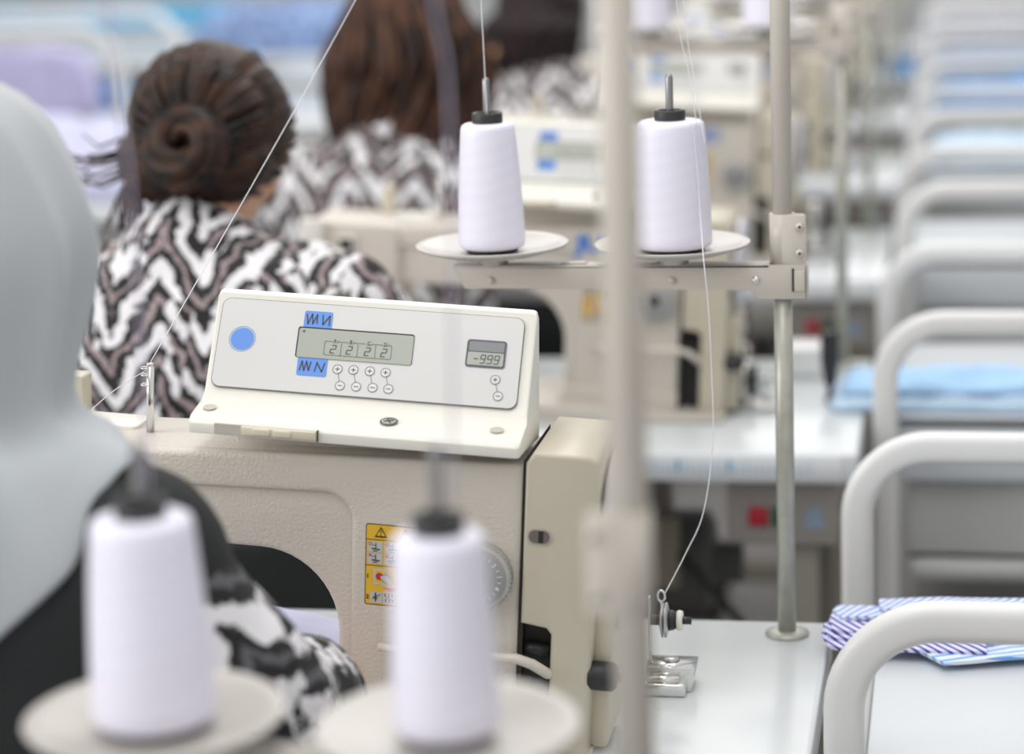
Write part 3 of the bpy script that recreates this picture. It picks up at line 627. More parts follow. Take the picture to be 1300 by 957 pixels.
# ------------------------------------------------------------------ thread stands and cones
def make_stand(x, y, z_arm, label, *, upper=True, zbase=0.75, near=False, s1=-0.279, s2=-0.104, ztop=1.62, cat='thread stand'):
    """pole with a U-channel arm to the left carrying two dished plates with pins"""
    root = empty('thread_stand', (x, y, zbase)); tag(root, label, cat, 'thread stands')
    za = z_arm - zbase
    mb = MB(); mb.lathe([(0.0, 0), (0.021, 0), (0.0215, 0.002), (0.014, 0.0045), (0.0105, 0.005), (0.0, 0.005)], n=28); mb.build('base_flange', M_galv, root)
    mb = MB(); mb.tube([(0, 0, 0.003), (0, 0, za + 0.01)], 0.0088, 24); mb.build('lower_pole', M_galv, root)
    mb = MB(); mb.tube([(0, 0, za - 0.003), (0, 0, ztop - zbase)], 0.0106 if near else 0.0094, 24); mb.build('upper_pole', M_stand, root)
    # arm: folded sheet, front face tapered at the left tip
    L = s1 - 0.038
    mb = MB()
    mb.prism([(L, za + 0.011), (L + 0.012, za - 0.0095), (-0.030, za - 0.0112), (-0.022, za - 0.020), (0.023, za - 0.020), (0.023, za + 0.0135), (-0.03, za + 0.0125)], 'y', -0.0125, -0.0108, 0.0004, 1)
    mb.prism([(L, za + 0.011), (L + 0.012, za - 0.0095), (0.023, za - 0.0112), (0.023, za + 0.0125)], 'y', 0.0108, 0.0125, 0.0004, 1)
    mb.prism([(-0.0125, za + 0.0105), (0.0125, za + 0.0105), (0.0125, za + 0.0125), (-0.0125, za + 0.0125)], 'x', L, -0.012, 0.0004, 1)
    mb.box((0.0215, -0.0125, za - 0.019), (0.0235, 0.0125, za + 0.0125), 0.0004, 1)
    arm = mb.build('arm', M_stand, root)
    mb = MB(); mb.box((0.0095, -0.0135, za - 0.0125), (0.0115, -0.0122, za + 0.0095)); mb.build('arm_slot', M_dark, arm)
    mb = MB(); mb.box((0.0115, -0.0150, za - 0.0120), (0.0215, -0.0122, za + 0.0075), 0.001); mb.build('arm_catch', M_stand, arm)
    # clamp sleeve above the arm with side flange
    sg = -1 if near else 1
    c0, c1 = (za + 0.0130, za + 0.0600) if not near else (za + 0.102, za + 0.158)
    mb = MB(); mb.lathe([(0.0100, c0), (0.0122, c0), (0.0122, c1), (0.0100, c1)], n=28)
    mb.prism(rrect(min(0, sg * 0.0225), c0, max(0, sg * 0.0225), c1, 0.003), 'y', -0.0125, -0.0105, 0.0004, 1)
    mb.prism(rrect(min(sg * 0.009, sg * 0.0225), c0, max(sg * 0.009, sg * 0.0225), c1, 0.003), 'y', -0.0045, -0.0025, 0.0004, 1)
    cl = mb.build('clamp_sleeve', M_stand, root)
    for z in (c0 + 0.011, c1 - 0.011):
        mb = MB(); mb.lathe([(0.0, 0.0), (0.0040, 0.0), (0.0038, -0.0022), (0.0022, -0.0030), (0.0, -0.0030)], (sg * 0.0170, -0.0125, z), 'y', 16)
        mb.mi = 1; mb.box((sg * 0.0170 - 0.0005, -0.0157, z - 0.0018), (sg * 0.0170 + 0.0005, -0.0150, z + 0.0018)); mb.box((sg * 0.0170 - 0.0018, -0.0157, z - 0.0005), (sg * 0.0170 + 0.0018, -0.0150, z + 0.0005))
        mb.build('screw', [mat('screw_zinc', (0.62, 0.60, 0.56), 0.38, 0.55), M_dark], cl)
    for xx in (s1, s2, -0.0225 - 0.002):
        mb = MB(); mb.lathe([(0.0, 0.0), (0.0036, 0.0), (0.0034, -0.0018), (0.0, -0.0022)], (xx, -0.0125, za - 0.0015), 'y', 16); mb.build('screw', M_chrome if xx > s2 else M_stand, arm)
    mb = MB(); mb.box((s2 - 0.108, -0.004, za + 0.0123), (s2 - 0.083, 0.006, za + 0.0142), 0.0005); mb.build('arm_clip', M_plate, arm)
    for s in (s1, s2):
        mb = MB()
        mb.lathe([(0.0, za + 0.0125), (0.0145, za + 0.0125), (0.0155, za + 0.0185), (0.0190, za + 0.0205), (0.030, za + 0.0212), (0.050, za + 0.0235), (0.0725, za + 0.0300), (0.0745, za + 0.0325), (0.0730, za + 0.0335), (0.066, za + 0.0315), (0.045, za + 0.0268), (0.030, za + 0.0250), (0.0, za + 0.0245)], (s, 0, 0), n=64)
        p = mb.build('spool_plate', M_plate, root)
        mb = MB(); mb.lathe([(0.0, za + 0.0125), (0.0036, za + 0.0125), (0.0036, za + 0.1890), (0.0028, za + 0.1915), (0.0, za + 0.1925)], (s, 0, 0), n=18); mb.build('spool_pin', mat('dark_steel_pin', (0.30, 0.30, 0.31), 0.3, 1.0), p)
    if upper:
        zu = ztop - zbase - 0.03
        mb = MB(); mb.box((L, -0.010, zu - 0.008), (0.012, -0.0085, zu + 0.008)); mb.box((L, -0.010, zu + 0.0065), (0.012, 0.010, zu + 0.008)); mb.box((-0.014, -0.012, zu - 0.01), (0.014, 0.012, zu + 0.01), 0.002)
        for s in (s1, s2): mb.tube([(s + 0.006 * math.cos(a * PI / 4), -0.016, zu - 0.006 + 0.006 * math.sin(a * PI / 4)) for a in range(9)], 0.0012, 6, False)
        mb.build('guide_arm', M_stand, root)
    return root
def make_cone(x, y, z, rb, rt, h, label, group='white thread cones'):
    root = empty('thread_cone', (x, y, z)); tag(root, label, 'thread cone', group)
    mb = MB()
    prof = [(0.0125, 0.0045), (rb - 0.003, 0.005), (rb - 0.0008, 0.0065), (rb, 0.011)]
    for i in range(1, 10):
        t = i / 10; prof.append((rb + (rt - rb) * t + 0.0008 * math.sin(PI * t), 0.011 + (h - 0.017) * t))
    prof += [(rt, h - 0.006), (rt - 0.0012, h - 0.0025), (rt - 0.004, h - 0.0008), (0.0125, h)]
    mb.lathe(prof, n=64); mb.build('thread_winding', M_thread, root)
    mb = MB(); mb.lathe([(rb - 0.014, 0.0005), (rb - 0.009, 0.0005), (rb - 0.0065, 0.003), (rb - 0.008, 0.0052), (rb - 0.014, 0.0052), (rb - 0.014, 0.0005)], n=40)
    mb.lathe([(0.0100, h - 0.004), (0.0142, h - 0.004), (0.0147, h - 0.001), (0.0147, h + 0.0080), (0.0140, h + 0.0095), (0.0112, h + 0.0095), (0.0105, h + 0.008), (0.0100, h - 0.004)], n=36)
    mb.lathe([(0.0098, 0.003), (0.0115, 0.003), (0.0112, h), (0.0096, h), (0.0098, 0.003)], n=24)
    for a in range(6):
        t = a * PI / 3; mb.box((math.cos(t) * (rb - 0.011) - 0.002, math.sin(t) * (rb - 0.011) - 0.002, -0.0001), (math.cos(t) * (rb - 0.011) + 0.002, math.sin(t) * (rb - 0.011) + 0.002, 0.004))
    mb.build('cone_core', M_black, root)
    return root
Y1S = 2.132
make_stand(-0.1565, Y1S, 1.1055, 'sharp grey thread stand with two plates, rising from the flange on the white table', ztop=1.66)
make_cone(-0.4355, Y1S, 1.1300, 0.0325, 0.0262, 0.125, 'slim white thread cone on the left plate of the sharp stand')
make_cone(-0.2605, Y1S, 1.1300, 0.0378, 0.0325, 0.125, 'wide white thread cone on the right plate, beside the clamped pole')
make_stand(-0.1690, 1.165, 1.000, 'strongly blurred foreground thread stand whose pole crosses the picture', near=True, s1=-0.275, s2=-0.105, ztop=1.62)
make_cone(-0.4440, 1.165, 1.0255, 0.0355, 0.0290, 0.124, 'blurred white thread cone in the left foreground before the black sleeve')
make_cone(-0.2740, 1.165, 1.0255, 0.0300, 0.0255, 0.118, 'blurred white thread cone in the foreground partly hiding the yellow warning label')
make_stand(-0.158, Y1S + PITCH, 1.222, 'blurred thread stand of the second machine with a black screwdriver at its foot', ztop=1.60)
cl_ = ['white thread cone at the top edge just right of the blurred foreground pole', 'white thread cone at the top edge just left of the sharp grey pole']
make_cone(-0.437, Y1S + PITCH, 1.2465, 0.034, 0.029, 0.12, cl_[0]); make_cone(-0.262, Y1S + PITCH, 1.2465, 0.036, 0.031, 0.12, cl_[1])
make_stand(-0.160, Y1S + 2 * PITCH, 1.19, 'far blurred thread stand of the third machine', ztop=1.50)
make_cone(-0.439, Y1S + 2 * PITCH, 1.2145, 0.034, 0.029, 0.12, 'distant white thread cone at the top edge between the two nearer blurred cones')
make_cone(-0.264, Y1S + 2 * PITCH, 1.2145, 0.036, 0.031, 0.12, 'distant white thread cone at the top edge peeking out right of the sharp grey pole')
for k, nm in ((3, 'fourth'), (4, 'fifth'), (5, 'sixth')):
    make_stand(-0.160, Y1S + k * PITCH, 1.15, 'very distant blurred thread stand of the %s machine' % nm, ztop=1.40)
    make_cone(-0.439, Y1S + k * PITCH, 1.1745, 0.034, 0.029, 0.12, 'tiny distant white thread cone on the left plate of the %s stand' % nm)
    make_cone(-0.264, Y1S + k * PITCH, 1.1745, 0.036, 0.031, 0.12, 'tiny distant white thread cone on the right plate of the %s stand' % nm)

# loose threads
def strand(pts, r, label, m=None, bow=0.0):
    P = [Vector(p) for p in pts]; Q = []
    for i in range(len(P) - 1):
        for t in range(8):
            u = t / 8; p0 = P[max(i - 1, 0)]; p1 = P[i]; p2 = P[i + 1]; p3 = P[min(i + 2, len(P) - 1)]
            Q.append(0.5 * ((2 * p1) + (-p0 + p2) * u + (2 * p0 - 5 * p1 + 4 * p2 - p3) * u * u + (-p0 + 3 * p1 - 3 * p2 + p3) * u ** 3))
    Q.append(P[-1]); o = Q[0].copy()
    mb = MB(); mb.tube([q - o for q in Q], r, 6)
    ob = mb.build('sewing_thread', m or M_strand, None, o); tag(ob, label, 'thread', 'loose sewing threads'); return ob
strand([(-0.6915, 1.857, 1.076), (-0.592, 2.07, 1.30), (-0.500, 2.118, 1.470), (-0.4355, 2.116, 1.622)], 0.00045, 'long white thread slanting up from the thread post across the bun haired woman')
strand([(-0.7615, 1.850, 1.0240), (-0.7260, 1.855, 1.0535), (-0.6915, 1.855, 1.0745)], 0.00045, 'short white thread from the thread post down to the arm of the sharp machine')
strand([(-0.4330, 2.120, 1.262), (-0.4340, 2.118, 1.372), (-0.4355, 2.116, 1.622)], 0.00050, 'white thread rising from the slim left cone')
strand([(-0.2330, 2.112, 1.250), (-0.2400, 2.118, 1.30), (-0.2500, 2.116, 1.367), (-0.2605, 2.116, 1.622)], 0.00042, 'left of two white threads rising above the wide cone')
strand([(-0.2250, 2.105, 1.235), (-0.2360, 2.118, 1.30), (-0.2440, 2.118, 1.367), (-0.2600, 2.116, 1.622)], 0.00042, 'right of two white threads rising above the wide cone')
strand([(-0.2400, 2.114, 1.2535), (-0.2364, 2.1085, 1.250), (-0.2325, 2.106, 1.2076), (-0.2295, 2.098, 1.164), (-0.2225, 2.052, 1.135), (-0.2188, 2.050, 1.0917), (-0.2175, 2.055, 1.030), (-0.2165, 2.045, 0.965), (-0.2250, 2.03, 0.902), (-0.2400, 2.01, 0.868), (-0.2565, 1.985, 0.838)], 0.00055, 'pale thread hanging from the wide cone down to the silver tension disc', M_strand)
strand([(-0.4375, 1.165, 1.165), (-0.4340, 1.160, 1.315), (-0.436, 1.158, 1.38), (-0.4440, 1.149, 1.583)], 0.0009, 'out of focus thread rising from the left foreground cone before the bun haired woman', M_strandv)
strand([(-0.2650, 1.165, 1.160), (-0.2570, 1.160, 1.372), (-0.262, 1.158, 1.43), (-0.2770, 1.149, 1.583)], 0.0009, 'out of focus thread rising from the right foreground cone before the long haired woman', M_strandv)

# ------------------------------------------------------------------ small things on the tables
r = empty('thread_tension_unit', (-0.262, 1.985, 0.75)); tag(r, 'chrome thread tension unit with a disc, standing on the white table beside the sharp machine', 'tension unit')
mb = MB(); mb.prism([(-0.012, 0.0), (0.030, 0.0), (0.034, 0.024), (-0.012, 0.024)], 'y', -0.020, 0.012, 0.0015, 2); mb.build('base_block', M_chrome, r)
mb = MB(); mb.box((-0.014, -0.034, 0.0), (0.026, -0.018, 0.012), 0.002); mb.tube([(-0.01, -0.026, 0.014), (0.02, -0.026, 0.014)], 0.004, 10); mb.build('clamp_foot', M_chrome, r)
mb = MB(); mb.lathe([(0, 0), (0.008, 0), (0.007, 0.002), (0.0, 0.002)], (0.010, -0.002, 0.0242), 'z', 18); mb.build('screw', M_steel, r)
mb = MB(); mb.box((-0.0105, -0.006, 0.02), (-0.0085, 0.004, 0.085), 0.0005); mb.build('upright', M_chrome, r)
mb = MB(); mb.lathe([(0.0, 0.0), (0.005, 0.0), (0.012, 0.002), (0.0165, 0.0035), (0.0165, 0.0045), (0.006, 0.0050), (0.006, 0.0060), (0.0165, 0.0065), (0.0165, 0.0075), (0.008, 0.010), (0.0, 0.010)], (-0.0010, 0, 0.062), 'x', 28); mb.build('disc', M_steel, r)
mb = MB(); mb.lathe([(0.0, -0.009), (0.005, -0.009), (0.005, 0.0), (0.0, 0.0)], (-0.001, 0, 0.062), 'x', 14)
mb.lathe([(0.0, 0.009), (0.010, 0.009), (0.009, 0.014), (0.006, 0.018), (0.0, 0.018)], (-0.001, 0, 0.062), 'x', 18); mb.tube([(0.017, 0, 0.062), (0.029, 0, 0.062)], 0.0035, 10); mb.build('spring', M_black, r)
mb = MB(); mb.lathe([(0.0, 0.0170), (0.0090, 0.0170), (0.0095, 0.0195), (0.0090, 0.0220), (0.0, 0.0220)], (-0.001, 0, 0.062), 'x', 18); mb.build('thumb_nut', M_panel, r)
mb = MB(); mb.tube([(0.0018 + 0.0035 * math.cos(a * PI / 5), 0, 0.085 + 0.0055 * math.sin(a * PI / 5)) for a in range(11)], 0.0012, 6, False); mb.tube([(0.0018, 0, 0.066), (0.0018, 0, 0.080)], 0.0012, 6); mb.build('thread_eye', M_chrome, r)
unit2 = copy_tree(r); unit2.location = (-0.300, 3.14, 0.75); unit2.scale = (1, 1, 1); unit2.rotation_euler = (0, 0, 0.5); tag(unit2, 'blurred chrome thread tension unit on the second table right of its machine', 'tension unit')
for k in (3, 4):
    u = copy_tree(r); u.location = (-0.285, 1.985 + PITCH * (k - 1), 0.75); u.rotation_euler = (0, 0, 0.2 * k)
    tag(u, 'small blurred tension unit on the %s table' % ('third' if k == 3 else 'fourth'), 'tension unit')
# bobbin winder on the second table
r = empty('bobbin_winder', (-0.262, 3.05, 0.75)); tag(r, 'blurred silver bobbin winder on the second table behind the measuring tape', 'bobbin winder')
mb = MB(); mb.box((-0.028, -0.025, 0), (0.03, 0.03, 0.010), 0.002); mb.build('base', M_steel, r)
mb = MB(); mb.box((-0.020, -0.008, 0.010), (-0.012, 0.02, 0.058), 0.002); mb.box((0.010, -0.008, 0.010), (0.016, 0.02, 0.048), 0.002); mb.build('bracket', M_chrome, r)
mb = MB(); mb.lathe([(0, -0.006), (0.022, -0.006), (0.022, 0.004), (0, 0.004)], (-0.004, 0.005, 0.040), 'x', 24); mb.build('wheel', M_black, r)
mb = MB(); mb.lathe([(0, 0.0), (0.010, 0.0), (0.010, 0.0015), (0.004, 0.0015), (0.004, 0.010), (0.010, 0.010), (0.010, 0.0115), (0, 0.0115)], (0.018, 0.005, 0.042), 'x', 20); mb.build('bobbin', M_chrome, r)
for k in (3, 4, 5, 6):
    u = copy_tree(r); u.location = (-0.24, 3.05 + PITCH * (k - 2), 0.75); u.rotation_euler = (0, 0, 0.4 * k); u.scale = (1.5, 1.5, 1.9)
    tag(u, 'small blurred bobbin winder on the %s table of the row' % ORD[k - 1], 'bobbin winder')
# screwdriver standing
r = empty('screwdriver', (-0.1635, 3.085, 0.75)); tag(r, 'black screwdriver handle standing upright on the second table beside light blue cloth', 'screwdriver')
mb = MB(); mb.lathe([(0.0, 0.028), (0.0080, 0.028), (0.0085, 0.036), (0.0105, 0.044), (0.0125, 0.060), (0.0128, 0.094), (0.0118, 0.102), (0.0, 0.104)], n=12, smooth=False); mb.build('handle', M_black, r)
mb = MB(); mb.lathe([(0.0, 0.0), (0.0070, 0.0), (0.0065, 0.012), (0.0045, 0.014), (0.0045, 0.029), (0.0, 0.029)], n=14); mb.build('shank', M_black, r)
# white box
r = empty('carton', (-0.205, 3.285, 0.75)); tag(r, 'low white box on the back of the second table behind the sharp pole', 'box')
mb = MB(); mb.box((-0.04, -0.035, 0), (0.022, 0.035, 0.040), 0.003); mb.build('box_body', M_white, r); mb = MB(); mb.box((-0.042, -0.037, 0.030), (0.024, 0.037, 0.042), 0.003); mb.build('lid', M_white, r)

# under-table equipment
def under(k):
    y0 = 1.615 + PITCH * (k - 1); nm = ORD[k - 1] if k > 1 else 'first'
    r = empty('control_box', (-0.215, y0 + 0.075, 0.60)); tag(r, 'taupe control box with red and green buttons under the %s table' % nm, 'control box', 'control boxes under the tables')
    mb = MB(); mb.box((-0.070, -0.04, 0.018), (0.072, 0.06, 0.1115), 0.004); mb.build('housing', M_box, r)
    mb = MB(); mb.box((-0.042, -0.0455, 0.044), (-0.017, -0.0395, 0.070), 0.002); mb.build('red_button', M_red, r)
    mb = MB(); mb.box((-0.011, -0.0455, 0.044), (0.010, -0.0395, 0.070), 0.002); mb.build('green_button', M_green, r)
    mb = MB(); mb.prism([(0.028, 0.042), (0.056, 0.042), (0.050, 0.068), (0.036, 0.070)], 'y', -0.0415, -0.0395); mb.build('blue_sticker', mat('pale_blue_sticker', (0.25, 0.33, 0.45), 0.5), r)
    if k > 5: return
    r = empty('drive_motor', (-0.42, y0 + 0.30, 0.40)); tag(r, 'dark drive motor hanging below the %s table' % nm, 'motor', 'drive motors under the tables')
    mb = MB(); mb.lathe([(0, -0.11), (0.06, -0.11), (0.075, -0.10), (0.075, 0.08), (0.06, 0.09), (0.03, 0.09), (0.03, 0.13), (0, 0.13)], (0, 0, 0.11), 'x', 28); mb.build('motor_body', mat('motor_grey', (0.10, 0.10, 0.10), 0.5), r)
    mb = MB(); mb.box((-0.05, -0.03, 0.17), (0.03, 0.03, 0.311), 0.003); mb.build('hanger', M_box, r)
    mb = MB(); mb.box((-0.03, -0.10, 0.10), (0.05, -0.072, 0.20), 0.004); mb.build('terminal_box', mat('motor_tan', (0.28, 0.25, 0.19), 0.5), r)
    mb = MB(); mb.tube([(0.05, -0.09, 0.15), (0.14, -0.10, 0.05), (0.20, -0.06, -0.02), (0.22, -0.04, 0.08), (0.20, -0.02, 0.225)], 0.006, 8); mb.build('cable', M_black, r)
    r = empty('foot_pedal', (-0.62, y0 + 0.42, 0.0)); tag(r, 'dark foot pedal on the floor below the %s table' % nm, 'pedal', 'foot pedals under the tables')
    mb = MB(); mb.prism([(-0.12, 0.03), (0.12, 0.09), (0.12, 0.10), (-0.12, 0.042)], 'x', -0.16, 0.16, 0.002, 1); mb.build('tread', M_black, r)
    mb = MB(); mb.box((-0.17, -0.10, 0.0), (0.17, -0.07, 0.04)); mb.box((-0.17, 0.07, 0.0), (0.17, 0.10, 0.085)); mb.build('pedal_frame', M_black, r)
for k in range(1, 8): under(k)
r = empty('parts_bin', (-0.35, 3.25, 0.0)); tag(r, 'tan open bin on the floor below the second table', 'bin')
mb = MB(); mb.box((-0.12, -0.10, 0.0), (0.08, 0.14, 0.02), 0.004); mb.box((-0.12, -0.10, 0.0), (0.08, -0.09, 0.30), 0.003); mb.box((-0.12, 0.13, 0.0), (0.08, 0.14, 0.30), 0.003); mb.box((-0.12, -0.10, 0.0), (-0.11, 0.14, 0.30), 0.003); mb.box((0.07, -0.10, 0.0), (0.08, 0.14, 0.30), 0.003)
mb.build('bin_body', mat('bin_tan', (0.26, 0.22, 0.15), 0.5), r); mb = MB(); mb.lathe([(0, 0), (0.018, 0), (0.018, -0.002), (0, -0.002)], (0.0, -0.1, 0.24), 'y', 20); mb.build('finger_hole', M_dark, r)

# ------------------------------------------------------------------ garment carts
def sweep_arch(mb, x0, x1, y, ztop, R=0.09, wd=0.034, th=0.024, z0=0.0):
    path = [(x0, z0), (x0, ztop - R)] + [(x0 + R - R * math.cos(a * PI / 24), ztop - R + R * math.sin(a * PI / 24)) for a in range(1, 12)] + [(x0 + R, ztop), (x1 - R, ztop)] + \
           [(x1 - R + R * math.sin(a * PI / 24), ztop - R + R * math.cos(a * PI / 24)) for a in range(1, 12)] + [(x1, ztop - R), (x1, z0)]
    prof = rrect(-wd, -th / 2, 0, th / 2, 0.010, 4)   # (in-plane inward, depth)
    n = len(prof); vs = []
    for i, p in enumerate(path):
        a = Vector(path[max(i - 1, 0)]); b = Vector(path[min(i + 1, len(path) - 1)]); d = (b - a).normalized(); nrm = Vector((-d.y, d.x))  # outward
        for (u, v) in prof: vs.append((p[0] + nrm.x * u, y + v, p[1] + nrm.y * u))
    fs = []
    for i in range(len(path) - 1):
        for j in range(n): fs.append((i * n + j, i * n + (j + 1) % n, (i + 1) * n + (j + 1) % n, (i + 1) * n + j))
    fs += [tuple(range(n)), tuple((len(path) - 1) * n + j for j in range(n))]
    mb._add(vs, fs, True)
def make_cart(x0, y, label, group, x1=None, za=0.898, zb=0.889, dx=-0.013, low=True, R=0.09, tb=0.19):
    x1 = x1 if x1 is not None else x0 + 0.62
    r = empty('garment_cart', ((x0 + x1) / 2, y + 0.29, 0)); tag(r, label, 'cart', group); W = (x1 - x0) / 2
    mb = MB(); sweep_arch(mb, -W, W, -0.29, za, R); mb.build('front_rail', M_white, r)
    mb = MB(); sweep_arch(mb, -W + dx, W, 0.30, zb, R); mb.build('rear_rail', M_white, r)
    mb = MB(); mb.box((-W + 0.034, -0.275, 0.735), (W - 0.034, tb, 0.75), 0.002); mb.box((-W + 0.034, -0.275, 0.662), (W - 0.034, -0.262, 0.748), 0.002); mb.build('tray', M_tray, r)
    for s in (-1, 1): mb = MB(); mb.box((s * (W - 0.026) - 0.008, -0.285, 0.705), (s * (W - 0.026) + 0.008, tb, 0.745), 0.003); mb.build('side_rail', M_grey, r)
    if low:
        mb = MB(); mb.box((-W + 0.045, -0.250, 0.545), (W - 0.045, -0.238, 0.665), 0.002); mb.box((-W + 0.045, -0.250, 0.545), (W - 0.045, 0.20, 0.555), 0.002); mb.build('drawer_box', M_grey, r)
    mb = MB(); mb.box((-W + 0.03, -0.28, 0.14), (W - 0.03, 0.28, 0.155), 0.003); mb.build('bottom_shelf', M_grey, r)
    return r
for k in range(1, 8):
    nm = ['nearest white garment cart holding striped blue cloth pieces', 'white garment cart holding the folded light blue cloth, second along the right side', 'third white garment cart along the right side, with an empty tray',
          'fourth white garment cart along the right side', 'fifth white garment cart along the right side, holding bright blue cloth', 'sixth white garment cart along the right side, holding blue cloth', 'farthest white garment cart at the top right'][k - 1]
    make_cart(-0.103, 1.80 + PITCH * (k - 1), nm, 'white garment carts along the right side', R=0.095, tb=0.075 if k == 1 else 0.19)

# ------------------------------------------------------------------ cloth
def bundle(name, x0, x1, y0, y1, z, h, m, label, group=None, seed=0, cat='cloth', amp=0.012, fr=14.0, nx=36, ny=24, sag=None):
    cx, cy = (x0 + x1) / 2, (y0 + y1) / 2; hx, hy = (x1 - x0) / 2, (y1 - y0) / 2
    bm = bmesh.new(); top = []; bot = []
    for j in range(ny + 1):
        for i in range(nx + 1):
            u, v = i / nx * 2 - 1, j / ny * 2 - 1
            e = (1 - abs(u) ** 6) * (1 - abs(v) ** 6)
            n1 = noise.noise(Vector((u * hx * fr + seed, v * hy * fr, seed))) ; n2 = noise.noise(Vector((u * hx * fr * 3, v * hy * fr * 3 + seed, 2)))
            ex = 1 + 0.05 * noise.noise(Vector((v * 3, seed, 1))); ey = 1 + 0.05 * noise.noise(Vector((u * 3, seed, 5)))
            x, y = u * hx * ex, v * hy * ey
            zt = 0.002 + (h + amp * n1 + amp * 0.4 * n2) * (0.25 + 0.75 * max(0, e) ** 0.35)
            dz = 0.0
            if sag:
                ov = sag[0] - (cx + x)
                if ov > 0: dz = -ov * sag[1]
            top.append(bm.verts.new((x, y, max(zt, 0.003) + dz))); bot.append(bm.verts.new((x, y, 0.001 + dz)))
    W_ = nx + 1
    for j in range(ny):
        for i in range(nx):
            a = j * W_ + i
            f = bm.faces.new((top[a], top[a + 1], top[a + W_ + 1], top[a + W_])); f.smooth = True
            bm.faces.new((bot[a], bot[a + W_], bot[a + W_ + 1], bot[a + 1]))
    bd = [j * W_ for j in range(ny + 1)]
    edge = [i for i in range(W_)] + [j * W_ + nx for j in range(1, ny + 1)] + [ny * W_ + i for i in range(nx - 1, -1, -1)] + [j * W_ for j in range(ny - 1, 0, -1)]
    for i in range(len(edge)):
        a, b = edge[i], edge[(i + 1) % len(edge)]
        f = bm.faces.new((top[a], bot[a], bot[b], top[b])); f.smooth = True
    mb = MB(); mb.bm.free(); mb.bm = bm
    o = mb.build(name, m, None, (cx, cy, z)); tag(o, label, cat, group); return o
def piece(pts, z0, layer, m, label, group, seed):
    """one flat cut piece of cloth lying in a stack, rippled, 1.5 mm thick"""
    cx = sum(p[0] for p in pts) / len(pts); cy = sum(p[1] for p in pts) / len(pts)
    t = bmesh.new(); vs = [t.verts.new((p[0] - cx, p[1] - cy, 0)) for p in pts]; t.faces.new(vs)
    bmesh.ops.triangulate(t, faces=t.faces[:]); bmesh.ops.subdivide_edges(t, edges=t.edges[:], cuts=7, use_grid_fill=True)
    for v in t.verts:
        v.co.z = 0.0022 * noise.noise(Vector((v.co.x * 30 + seed, v.co.y * 30, seed))) + max(0, -0.105 - (v.co.x + cx)) * 0.25
    r_ = bmesh.ops.extrude_face_region(t, geom=t.faces[:]); 
    for e in r_['geom']:
        if isinstance(e, bmesh.types.BMVert): e.co.z += 0.0035
    mb = MB(); mb.bm.free(); mb.bm = t
    for f in t.faces: f.smooth = False
    o = mb.build('cloth_piece', m, None, (cx, cy, z0)); tag(o, label, 'cloth', group); return o
G = 'striped cloth pieces on the nearest cart'
def quad(x0, x1, y0, y1, j, k):
    random.seed(k); q = lambda: random.uniform(-j, j)
    return [(x0 + q(), y0 + q()), ((x0 + x1) / 2, y0 + q()), (x1 + q(), y0 + q()), (x1 + q(), y1 + q()), ((x0 + x1) / 2, y1 + q()), (x0 + q(), y1 + q()), (x0 + q() - 0.004, (y0 + y1) / 2)]
zt = 0.7555
piece([(-0.030, 2.072), (-0.006, 2.040), (0.20, 2.098), (0.36, 2.10), (0.36, 2.165), (-0.06, 2.165)], zt, 0, M_str_c, 'wide sky blue striped cloth piece lowest in the pile on the nearest cart', G, 3)
zz_ = zt + 0.004
lab = ['violet striped cloth piece lowest at the left corner of the nearest cart', 'violet striped cloth piece just above the lowest at the cart corner', 'topmost violet striped cloth piece in the small corner stack',
       'blue striped cloth piece lying directly on the violet ones', 'topmost frayed blue striped cloth piece against the rear rail']
specs = [(-0.116, 0.03, 2.060, 2.125, M_str_b, 0.02), (-0.112, 0.04, 2.078, 2.135, M_str_b, 0.10), (-0.114, 0.04, 2.092, 2.145, M_str_b, 0.05), (-0.106, 0.05, 2.112, 2.150, M_str_a, 0.10), (-0.066, 0.08, 2.125, 2.158, M_str_a, 0.12)]
for i, (a, b, c, d, m_, rt_) in enumerate(specs):
    q_ = quad(a, b, c, d, 0.004, i + 20); q_ = [(x, y + (x + 0.1) * rt_) for x, y in q_]
    piece(q_, zz_ + i * 0.0038, i, m_, lab[i], G, i * 3.1)
bundle('cloth_bundle', -0.160, 0.26, 3.030, 3.175, 0.752, 0.020, M_sky2, 'lower light blue folded cloth on the second cart, hanging over its left side', 'light blue folded cloth on the second cart', 3.0, amp=0.010)
bundle('cloth_bundle', -0.145, 0.24, 3.04, 3.170, 0.774, 0.012, M_sky, 'upper light blue folded cloth on the second cart', 'light blue folded cloth on the second cart', 8.0, amp=0.012)
for k, m_, h, nm in ((4, M_sky2, 0.03, 'pale blue cloth on the tray of the fourth cart'), (5, M_bluec, 0.055, 'bright blue cloth heap on the tray of the fifth cart'), (6, M_bluec, 0.05, 'bright blue cloth heap on the sixth cart'), (7, M_lav, 0.06, 'lavender cloth heap on the farthest cart')):
    bundle('cloth_bundle', -0.05, 0.42, 1.88 + PITCH * (k - 1), 2.26 + PITCH * (k - 1), 0.752, h, m_, nm, None, k * 2.0, amp=0.02)
bundle('cloth_bundle', -0.20, -0.125, 7.62, 7.80, 0.752, 0.05, M_bluec, 'small bright blue cloth heap on a far table edge beside the carts', None, 31.0)
# sewn garment piece on the bed of the sharp machine
bundle('garment_piece', -0.86, -0.522, 1.74, 2.00, 0.792, 0.038, M_lav2, 'pale lavender garment piece being sewn under the arm of the sharp machine', None, 12.0, amp=0.006, fr=8.0, cat='garment').rotation_euler = (0, 0.17, 0)

